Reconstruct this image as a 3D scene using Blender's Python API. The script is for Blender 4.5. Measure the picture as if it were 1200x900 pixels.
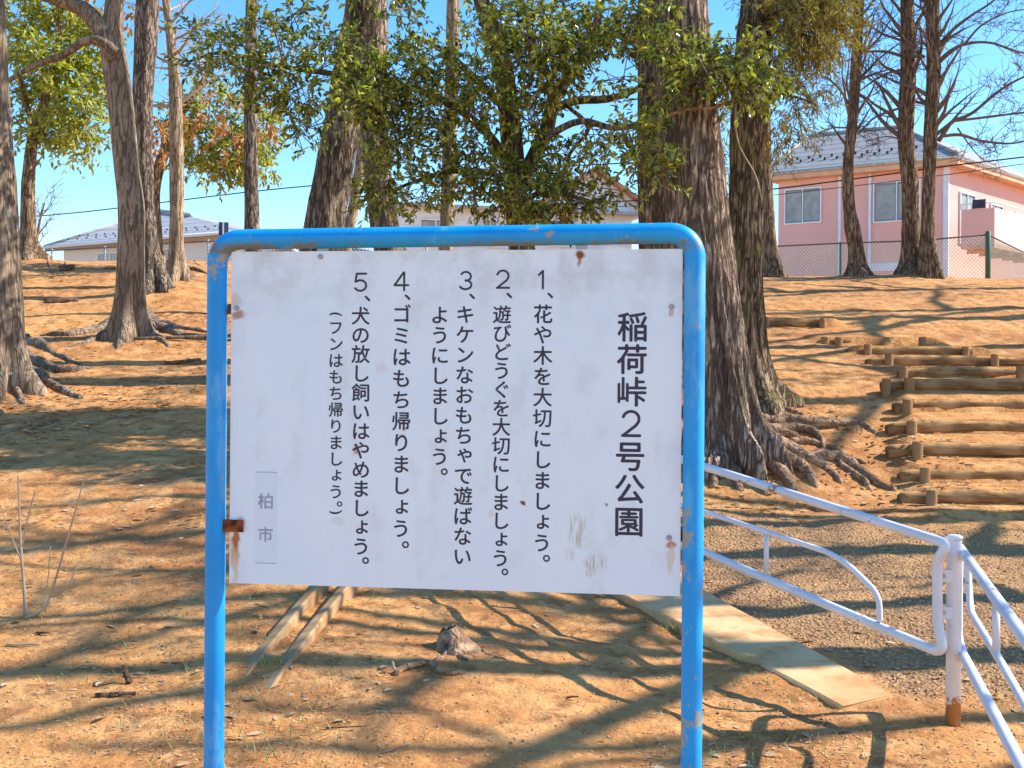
import bpy, math, random
import numpy as np
from mathutils import Vector, Matrix, noise as mnoise

random.seed(7); RNG = np.random.default_rng(11)
SC = bpy.context.scene
for o in list(bpy.data.objects): bpy.data.objects.remove(o)

# ---------------------------------------------------------------- camera
F = 1400.0; ROLL = 0.0075
CAM = np.array([0., 0., 1.5])
RT = np.array([math.cos(ROLL), 0, math.sin(ROLL)]); UP = np.array([-math.sin(ROLL), 0, math.cos(ROLL)])
cd = bpy.data.cameras.new('camera'); cam = bpy.data.objects.new('camera', cd); SC.collection.objects.link(cam)
cd.sensor_width = 36; cd.lens = F / 1200 * 36; cd.clip_start = 0.05; cd.clip_end = 3000
M = Matrix.Identity(4)
for i in range(3):
    M[i][0] = RT[i]; M[i][1] = UP[i]; M[i][2] = (0, -1, 0)[i]; M[i][3] = CAM[i]
cam.matrix_world = M
SC.camera = cam

# ---------------------------------------------------------------- light
SUN_EL = math.radians(39); SUN_AZ = math.radians(8)          # azimuth from +X towards +Y
sd = Vector((math.cos(SUN_EL) * math.cos(SUN_AZ), math.cos(SUN_EL) * math.sin(SUN_AZ), math.sin(SUN_EL)))
W = bpy.data.worlds.new('World'); SC.world = W; W.use_nodes = True
nt = W.node_tree; bg = nt.nodes['Background']
sky = nt.nodes.new('ShaderNodeTexSky'); sky.sky_type = 'NISHITA'; sky.sun_disc = False
sky.sun_elevation = SUN_EL; sky.sun_rotation = math.pi / 2 - SUN_AZ
sky.altitude = 0; sky.air_density = 1.0; sky.dust_density = 0.2; sky.ozone_density = 1.6
hs = nt.nodes.new('ShaderNodeHueSaturation'); hs.inputs['Saturation'].default_value = 1.38; hs.inputs['Hue'].default_value = 0.501
nt.links.new(sky.outputs[0], hs.inputs['Color']); nt.links.new(hs.outputs[0], bg.inputs['Color'])
bg.inputs['Strength'].default_value = 0.15
sl = bpy.data.lights.new('sun', 'SUN'); sun = bpy.data.objects.new('sun', sl); SC.collection.objects.link(sun)
sl.energy = 4.2; sl.angle = math.radians(0.5); sl.color = (1.0, 0.94, 0.84)
sun.rotation_euler = sd.to_track_quat('Z', 'Y').to_euler(); sun.location = (30, 0, 30)
SC.view_settings.view_transform = 'Standard'; SC.view_settings.look = 'None'
SC.view_settings.exposure = 1.0; SC.view_settings.gamma = 1
SC.render.resolution_x = 1024; SC.render.resolution_y = 768
SC.cycles.max_bounces = 6; SC.cycles.diffuse_bounces = 3; SC.cycles.transparent_max_bounces = 4
SC.cycles.use_denoising = True

# ---------------------------------------------------------------- numpy noise
def _hash(ix, iy, iz):
    h = (ix.astype(np.int64) * 374761393 + iy.astype(np.int64) * 668265263 + iz.astype(np.int64) * 2147483647) & 0xffffffff
    h = ((h ^ (h >> 13)) * 1274126177) & 0xffffffff
    return ((h ^ (h >> 16)) & 0xffff) / 32767.5 - 1.0
def vnoise(x, y, z=0.0):
    x, y, z = np.broadcast_arrays(np.asarray(x, float), np.asarray(y, float), np.asarray(z, float))
    ix, iy, iz = np.floor(x), np.floor(y), np.floor(z)
    fx, fy, fz = x - ix, y - iy, z - iz
    fx = fx * fx * (3 - 2 * fx); fy = fy * fy * (3 - 2 * fy); fz = fz * fz * (3 - 2 * fz)
    r = 0
    for a in (0, 1):
        for b in (0, 1):
            for c in (0, 1):
                r = r + _hash(ix + a, iy + b, iz + c) * (fx if a else 1 - fx) * (fy if b else 1 - fy) * (fz if c else 1 - fz)
    return r
def fbm(x, y, z=0.0, o=4):
    r = 0; a = 1.0; s = 0
    for k in range(o):
        r = r + a * vnoise(np.asarray(x) * 2 ** k + 17.3 * k, np.asarray(y) * 2 ** k + 5.1 * k, np.asarray(z) * 2 ** k); s += a; a *= .5
    return r / s
def sst(t):
    t = np.clip(t, 0, 1); return t * t * (3 - 2 * t)

# ---------------------------------------------------------------- terrain (z relative to the eye + 1.5)
LT = np.array([[-60, -1.9], [0, -1.5], [3.4, -1.46], [5, -1.36], [7, -1.14], [9, -.84], [11, -.47], [13, -.12], [15, .25], [17, .67], [19, 1.15], [22, 1.93], [25, 2.45], [28, 2.83], [31, 2.9], [36, 2.6], [45, 1.6], [70, 1.2], [900, 1.2]])
RTB = np.array([[-60, -1.9], [0, -1.5], [3.4, -1.46], [5, -1.41], [6.5, -1.33], [8, -1.22], [9.3, -1.05], [9.85, -.99], [10.4, -.80], [10.85, -.62], [11.35, -.43], [11.85, -.25], [12.4, -.07], [13, .08], [13.7, .24], [14.5, .40], [15.5, .55], [16.6, .84], [18, 1.15], [21, 1.75], [24, 2.2], [27, 2.42], [31, 2.45], [36, 2.0], [45, 1.2], [70, 1.0], [900, 1.0]])
_yy = np.arange(-60, 900, .05)
def _sm(T, s):
    v = np.interp(_yy, T[:, 0], T[:, 1]); k = np.exp(-np.arange(-60, 61) ** 2 / (2 * (s / .05) ** 2)); k /= k.sum()
    return np.convolve(np.pad(v, 60, mode='edge'), k, mode='valid')
ZL = _sm(LT, .55); ZR = _sm(RTB, .3)
# log steps: y of front, z of top, left end x, right end x
def pix(u, v, Y):
    u, v, Y = np.asarray(u, float), np.asarray(v, float), np.asarray(Y, float)
    return CAM + ((u - 600) / F * Y)[..., None] * RT + ((450 - v) / F * Y)[..., None] * UP + Y[..., None] * np.array([0, 1., 0])
STEPS = [  # v top, Y, u left, u right, pegs u
    (573, 9.9, 1057, 1290, (1092,)), (548, 10.35, 1057, 1300, (1084,)), (518, 10.8, 1042, 1300, (1075,)),
    (492, 11.3, 1042, 1310, (1068,)), (467, 11.8, 1050, 1310, (1063,)), (443, 12.35, 1035, 1300, (1038, 1065)),
    (429, 13.0, 1055, 1290, (1058, 1196)), (416, 13.7, 1017, 1215, (1041, 1165)), (405, 14.5, 995, 1140, (1016, 1131)),
    (395, 15.4, 960, 1088, (966, 982, 1080)), (372, 16.6, 895, 968, (897, 963))]
SY, SZ, SXL, SXR = [], [], [], []
for v, Y, ul, ur, pg in STEPS:
    a = pix(ul, v, Y); b = pix(ur, v, Y)
    SY.append(Y); SZ.append((a[2] + pix(min(ur, 1180), v, Y)[2]) / 2); SXL.append(a[0]); SXR.append(b[0])
SY, SZ, SXL, SXR = map(np.array, (SY, SZ, SXL, SXR))
def gh(x, y):
    x = np.asarray(x, float); y = np.asarray(y, float)
    s = sst((x / np.maximum(y, 3.5) * F + 280) / 430)
    z = (np.interp(y, _yy, ZL) * (1 - s) + np.interp(y, _yy, ZR) * s) + 1.5
    # slope keeps climbing to the right of the stairs and evens out far to the left
    k = sst((np.abs(x) - 14) / 25); z = z * (1 - k * .25)
    z = z + .045 * fbm(x * .7 + 3, y * .7, 0, 3) * sst((y - 2) / 3) + .022 * fbm(x * 3.1, y * 3.1, 2., 3) + .010 * fbm(x * 11, y * 11, 5., 3)
    for mu, mY, mh, mr in ((862, 10.8, .07, .75), (893, 12.0, .06, .6), (-6, 12.9, .08, .9), (155, 16.6, .08, .9), (205, 21, .1, 1.0), (180, 20, .1, 1.0), (1076, 23.5, .08, 1.0), (1006, 23.6, .05, .6), (38, 25, .1, .9)):
        z = z + mh * np.exp(-((x - (mu - 600) / F * mY) ** 2 + (y - mY) ** 2) / (2 * (mr * .6) ** 2))
    # terraces of the stairs
    xl = np.interp(y, SY, SXL - .02); xr = np.interp(y, SY, SXR)
    inside = (y > 9.5) & (y < 17.6)
    w = sst((x - xl) / .22) * (1 - sst((x - xr - .1) / .3)) * inside
    i = np.clip(np.searchsorted(SY + .035, y) - 1, -1, len(SY) - 1)
    zt = np.where(i >= 0, SZ[np.maximum(i, 0)], SZ[0] - .13)
    nx = np.minimum(i + 1, len(SY) - 1)
    y0 = np.where(i >= 0, SY[np.maximum(i, 0)], 9.4); t = np.clip((y - y0) / np.maximum(SY[nx] - y0, .1), 0, 1)
    rise = np.maximum(SZ[nx] - .125 - zt, 0)
    zt = zt - .004 + rise * t ** 1.5 + .010 * fbm(x * 5, y * 5, 9., 2)
    fade = sst((y - 9.4) / .4) * (1 - sst((y - 16.75) / .6))
    return z * (1 - w * fade) + zt * w * fade
def at(u, v, Y): return pix(u, v, Y)
def hit(u, v, y0=3.0, y1=60):
    Y = np.concatenate([np.arange(y0, 20, .02), np.arange(20, y1, .1)])
    P = pix(np.full_like(Y, u), np.full_like(Y, v), Y)
    d = P[:, 2] - gh(P[:, 0], P[:, 1]); j = np.argmax(d < 0)
    p = P[j] if d[j] < 0 else P[-1]
    return np.array([p[0], p[1], float(gh(p[0], p[1]))])

# ---------------------------------------------------------------- mesh helpers
class MB:
    def __init__(s): s.V = []; s.F = []; s.n = 0
    def add(s, V, *Fs):
        V = np.asarray(V, float).reshape(-1, 3)
        for f in Fs:
            f = np.asarray(f, int)
            if f.size: s.F.append(f + s.n)
        s.V.append(V); s.n += len(V)
    def box(s, c, d, ax=None):
        c = np.asarray(c, float); h = np.asarray(d, float) / 2
        v = np.array([[i, j, k] for i in (-1, 1) for j in (-1, 1) for k in (-1, 1)], float) * h
        if ax is not None: v = v @ np.asarray(ax, float)
        s.add(v + c, [[0, 1, 3, 2], [4, 6, 7, 5], [0, 4, 5, 1], [2, 3, 7, 6], [0, 2, 6, 4], [1, 5, 7, 3]])
    def hexa(s, b, t):   # bottom quad, top quad
        s.add(list(b) + list(t), [[3, 2, 1, 0], [4, 5, 6, 7], [0, 1, 5, 4], [1, 2, 6, 5], [2, 3, 7, 6], [3, 0, 4, 7]])
    def tube(s, P, R, k=8, cap=True, bump=0., seed=0., mult=None):
        P = np.asarray(P, float); n = len(P); R = np.broadcast_to(np.asarray(R, float), (n,))
        T = np.gradient(P, axis=0); T /= np.linalg.norm(T, axis=1)[:, None] + 1e-12
        u = np.cross(T[0], [0, 0, 1.]); 
        if np.linalg.norm(u) < .1: u = np.cross(T[0], [0, 1., 0])
        U = np.zeros((n, 3)); u /= np.linalg.norm(u)
        for i in range(n):
            u = u - T[i] * (u @ T[i]); u /= np.linalg.norm(u) + 1e-12; U[i] = u
        B = np.cross(T, U); a = np.linspace(0, 2 * np.pi, k, endpoint=False)
        rr = R[:, None] * np.ones(k)
        if bump: rr = rr * (1 + bump * fbm(np.cos(a)[None] * 2 + seed, np.sin(a)[None] * 2 + seed, np.arange(n)[:, None] * .35, 3))
        if mult is not None: rr = rr * mult
        V = P[:, None] + rr[..., None] * (np.cos(a)[None, :, None] * U[:, None] + np.sin(a)[None, :, None] * B[:, None])
        i, j = np.meshgrid(np.arange(n - 1), np.arange(k), indexing='ij'); j2 = (j + 1) % k
        q = np.stack([i * k + j, i * k + j2, (i + 1) * k + j2, (i + 1) * k + j], -1).reshape(-1, 4)
        V = V.reshape(-1, 3); fs = [q]
        if cap:
            V = np.vstack([V, P[0], P[-1]]); jj = np.arange(k); j3 = (jj + 1) % k
            fs += [np.stack([np.full(k, n * k), j3, jj], -1), np.stack([np.full(k, n * k + 1), (n - 1) * k + jj, (n - 1) * k + j3], -1)]
        s.add(V, *fs)
    def cyl(s, a, b, r, k=12): s.tube([a, b], [r, r], k)
    def obj(s, name, mat, parent=None, smooth=True, base=None, **props):
        V = np.vstack(s.V)
        if base is None and parent is not None: base = np.array(parent_base(parent))
        if base is None: base = np.zeros(3)
        V = V - base
        me = bpy.data.meshes.new(name); me.vertices.add(len(V)); me.vertices.foreach_set('co', V.ravel().astype(np.float32))
        lv = np.concatenate([f.ravel() for f in s.F]); tot = np.concatenate([np.full(len(f), f.shape[1]) for f in s.F])
        st = np.concatenate([[0], np.cumsum(tot)[:-1]])
        me.loops.add(len(lv)); me.loops.foreach_set('vertex_index', lv.astype(np.int32))
        me.polygons.add(len(tot)); me.polygons.foreach_set('loop_start', st.astype(np.int32))
        me.update(calc_edges=True)
        me.polygons.foreach_set('use_smooth', np.full(len(tot), bool(smooth)))
        for m_ in (mat if isinstance(mat, (list, tuple)) else [mat]): me.materials.append(m_)
        o = bpy.data.objects.new(name, me); SC.collection.objects.link(o)
        if parent is not None: o.parent = parent
        else: o.location = base
        for k_, v_ in props.items(): o[k_] = v_
        return o
_base = {}
def parent_base(p): return _base.get(p.name, (0, 0, 0))
def thing(name, label, cat, loc, group=None):
    o = bpy.data.objects.new(name, None); SC.collection.objects.link(o); o.empty_display_size = .2
    o.location = tuple(float(c) for c in loc); o['label'] = label; o['category'] = cat
    if group: o['group'] = group
    _base[o.name] = tuple(float(c) for c in loc)
    return o
def part(mb, name, mat, parent, smooth=True, **props):
    b = parent_base(parent); o = mb.obj(name, mat, parent, smooth, np.array(b), **props); _base[o.name] = b; return o
def catmull(P, ds):
    P = np.asarray(P, float); out = []
    Q = np.vstack([2 * P[0] - P[1], P, 2 * P[-1] - P[-2]])
    for i in range(1, len(Q) - 2):
        n = max(1, int(np.linalg.norm(Q[i + 1][:3] - Q[i][:3]) / ds)); t = np.linspace(0, 1, n, endpoint=False)[:, None]
        a, b, c, d = Q[i - 1], Q[i], Q[i + 1], Q[i + 2]
        out.append(.5 * (2 * b + (c - a) * t + (2 * a - 5 * b + 4 * c - d) * t ** 2 + (3 * b - a - 3 * c + d) * t ** 3))
    out.append(P[-1:]); return np.vstack(out)

# ---------------------------------------------------------------- materials
class G:
    def __init__(s, name):
        s.m = bpy.data.materials.new(name); s.m.use_nodes = True; s.t = s.m.node_tree; s.b = s.t.nodes['Principled BSDF']; s._c = None
    def n(s, typ, **kw):
        x = s.t.nodes.new('ShaderNode' + typ)
        for k, v in kw.items():
            if hasattr(x, k): setattr(x, k, v)
        return x
    def set(s, sock, v):
        if isinstance(v, bpy.types.NodeSocket): s.t.links.new(v, sock)
        elif isinstance(v, (tuple, list)) and len(v) == 3 and sock.type == 'RGBA': sock.default_value = (*v, 1)
        else: sock.default_value = v
    def co(s, sc=(1, 1, 1)):
        if s._c is None: s._c = s.n('TexCoord').outputs['Object']
        if isinstance(sc, (int, float)): sc = (sc,) * 3
        mp = s.n('Mapping'); mp.inputs['Scale'].default_value = sc; s.t.links.new(s._c, mp.inputs[0]); return mp.outputs[0]
    def noise(s, scale, detail=4, rough=.55, vec=None, dist=0):
        x = s.n('TexNoise'); x.inputs['Scale'].default_value = scale; x.inputs['Detail'].default_value = detail; x.inputs['Roughness'].default_value = rough; x.inputs['Distortion'].default_value = dist
        s.set(x.inputs['Vector'], vec if vec is not None else s.co()); return x.outputs['Fac']
    def vor(s, scale, vec=None, feat='F1', out='Distance'):
        x = s.n('TexVoronoi'); x.feature = feat; x.inputs['Scale'].default_value = scale; s.set(x.inputs['Vector'], vec if vec is not None else s.co()); return x.outputs[out]
    def ramp(s, v, a, b, ca=0., cb=1.):
        x = s.n('MapRange'); x.interpolation_type = 'SMOOTHSTEP'
        for i, q in enumerate((v, a, b, ca, cb)): s.set(x.inputs[i], q)
        return x.outputs[0]
    def mix(s, f, a, b, mode='MIX'):
        x = s.n('MixRGB'); x.blend_type = mode; s.set(x.inputs[0], f); s.set(x.inputs[1], a); s.set(x.inputs[2], b); return x.outputs[0]
    def math(s, op, a, b=0.):
        x = s.n('Math'); x.operation = op; s.set(x.inputs[0], a); s.set(x.inputs[1], b); return x.outputs[0]
    def bump(s, h, strength=.5, dist=.01, prev=None):
        x = s.n('Bump'); x.inputs['Strength'].default_value = strength; x.inputs['Distance'].default_value = dist; s.set(x.inputs['Height'], h)
        if prev is not None: s.set(x.inputs['Normal'], prev)
        return x.outputs[0]
    def done(s, col, rough=.8, bump=None, spec=.3, metal=0., **kw):
        s.set(s.b.inputs['Base Color'], col); s.set(s.b.inputs['Roughness'], rough); s.b.inputs['Specular IOR Level'].default_value = spec; s.b.inputs['Metallic'].default_value = metal
        if bump is not None: s.set(s.b.inputs['Normal'], bump)
        for k, v in kw.items(): s.b.inputs[k].default_value = v
        return s.m
def plain(name, c, rough=.7, var=.12, scale=6, spec=.3, metal=0.):
    g = G(name); n = g.noise(scale, 5); c2 = tuple(x * (1 - var * 2) for x in c); c3 = tuple(min(1, x * (1 + var)) for x in c)
    return g.done(g.mix(g.ramp(n, .3, .7), c2, c3), rough, g.bump(g.noise(scale * 8, 3), .25, .004), spec, metal)
def bark(name, dark, light, moss=None, sx=9, sz=1.3, depth=.03, pale=None, lo=.02, hi=.30):
    g = G(name); v = g.co((sx, sx, sz)); a = g.noise(1.5, 3, .5, v, .25); rd = g.math('ABSOLUTE', g.math('SUBTRACT', a, .5))
    v2 = g.co((sx * 2.2, sx * 2.2, sz * 1.8)); a2 = g.noise(1.7, 4, .55, v2, .2); rd2 = g.math('ABSOLUTE', g.math('SUBTRACT', a2, .5))
    r1 = g.ramp(rd, lo * .5, hi * .5); r2 = g.ramp(rd2, 0., .10)
    h = g.math('ADD', r1, g.math('MULTIPLY', r2, .35))
    k = g.math('MULTIPLY', r1, g.math('ADD', g.math('MULTIPLY', r2, .45), .55))
    big = g.noise(1.9, 4, .6); l2 = g.mix(g.ramp(big, .32, .70), tuple(x * .68 for x in light), tuple(min(1, x * 1.18) for x in light))
    l2 = g.mix(g.ramp(g.noise(28, 4, .7), .45, .7, 0, .5), l2, tuple(x * .55 for x in light))
    c = g.mix(k, dark, l2)
    if pale: c = g.mix(g.ramp(g.noise(4.5, 5, .65, g.co((1, 1, .7))), .60, .66, 0, .6), c, pale)
    if moss: c = g.mix(g.ramp(g.noise(2.3, 5, .65), .53, .66, 0, .7), c, moss)
    n1 = g.bump(h, 1., depth); return g.done(c, .93, g.bump(g.noise(60, 4, .7), .5, .006, n1), .12)
M_GREYB = bark('bark grey smooth', (.14, .098, .068), (.40, .29, .20), None, 9, 1.3, .012, (.50, .45, .37), .0, .12)
M_REDB = bark('bark reddish', (.17, .11, .08), (.62, .46, .34), None, 10.5, 2.0, .04, None, .02, .24)
M_DARKB = bark('bark dark fissured', (.10, .072, .055), (.46, .355, .27), None, 12, 2.4, .03, None, .01, .20)
M_MOSSB = bark('bark brown mossy', (.10, .068, .042), (.52, .375, .24), (.24, .21, .055), 12, 2.2, .03, None, .01, .20)
M_PALEB = bark('bark pale tan', (.20, .13, .08), (.55, .41, .27), None, 11, 1.6, .015, None, .0, .14)
M_BROWNB = bark('bark brown ridged', (.13, .080, .048), (.56, .39, .25), None, 14, 1.8, .03, None, .01, .20)
M_TWIG = plain('twig wood', (.20, .135, .10), .9)
M_TWIGP = plain('pale twig wood', (.46, .34, .23), .9)
M_ROOT = bark('root wood', (.22, .125, .075), (.52, .335, .205), None, 6, 6, .008, None, .0, .22)
M_DEADW = bark('dead wood', (.08, .05, .035), (.26, .17, .11), None, 9, 9, .006, None, .0, .12)
def leafmat(name, cols, rough=.38, tr=.25):
    g = G(name); gi = g.n('NewGeometry'); r = gi.outputs['Random Per Island']
    cr = g.n('ValToRGB'); cr.color_ramp.interpolation = 'LINEAR'
    e = cr.color_ramp.elements
    while len(e) < len(cols): e.new(.5)
    for i, c in enumerate(cols): e[i].position = i / (len(cols) - 1); e[i].color = (*c, 1)
    g.set(cr.inputs[0], r); c = cr.outputs[0]
    m = g.done(c, rough, None, .7)
    tl = g.n('BsdfTranslucent'); g.set(tl.inputs[0], g.mix(1, c, (1.0, 1.15, .55), 'MULTIPLY')); ms = g.n('MixShader'); ms.inputs[0].default_value = tr
    out = g.t.nodes['Material Output']; g.t.links.new(g.b.outputs[0], ms.inputs[1]); g.t.links.new(tl.outputs[0], ms.inputs[2]); g.t.links.new(ms.outputs[0], out.inputs[0])
    return m
M_LEAF = leafmat('evergreen leaves', [(.04, .06, .016), (.12, .16, .025), (.36, .38, .055), (.66, .60, .12), (.17, .22, .035), (.48, .40, .07)], .19, .38)
M_LEAFY = leafmat('yellow green leaves', [(.22, .24, .035), (.42, .42, .05), (.60, .55, .09), (.16, .19, .04), (.50, .47, .06)], .45, .45)
M_LEAFO = leafmat('orange dry leaves', [(.48, .19, .06), (.58, .27, .09), (.40, .20, .09), (.50, .32, .14)], .7, .3)
M_CONIF = leafmat('conifer sprays', [(.17, .14, .03), (.38, .29, .05), (.48, .37, .08), (.16, .10, .04)], .7, .25)
M_LITTER = leafmat('dry litter', [(.60, .38, .20), (.46, .26, .12), (.74, .54, .34), (.34, .18, .10)], .85, .1)
M_GRASS = leafmat('grass blades', [(.20, .28, .05), (.34, .38, .09), (.45, .38, .16)], .6, .3)

# trees outside the right edge: x, y, height, radius, seed, label, leaf twigs per cluster
SIDE = [(8.2, 6.75, 11, .19, 101, 'bare tree outside the right edge nearest the viewer', 0, 'bare_tree'),
        (9.5, 9.3, 11, .22, 102, 'taller bare tree outside the right edge behind the nearest one', 0, 'bare_tree'),
        (8.0, 7.9, 10.5, .14, 110, 'slender bare tree outside the right edge between two taller ones', 0, 'bare_tree'),
        (9.0, 10.4, 10, .15, 103, 'bare tree outside the right edge level with the big cedar roots', 0, 'bare_tree'),
        (11.5, 13.2, 12, .21, 108, 'bare tree outside the right edge beside the middle of the log stair', 0, 'bare_tree'),
        (10.8, 16.0, 12, .22, 104, 'leafy evergreen outside the right edge beside the log stair', 24, 'evergreen_tree'),
        (12.0, 18.3, 12, .2, 109, 'bare tree outside the right edge above the log stair', 0, 'bare_tree'),
        (17, 19.5, 12, .22, 105, 'leafy evergreen outside the right edge near the crest', 16, 'evergreen_tree'),
        (12.5, 21.6, 11, .18, 106, 'bare tree outside the right edge on the upper slope', 0, 'bare_tree'),
        (10.4, 6.1, 10, .13, 107, 'bare tree outside the right edge beside the barrier', 0, 'bare_tree')]

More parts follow.
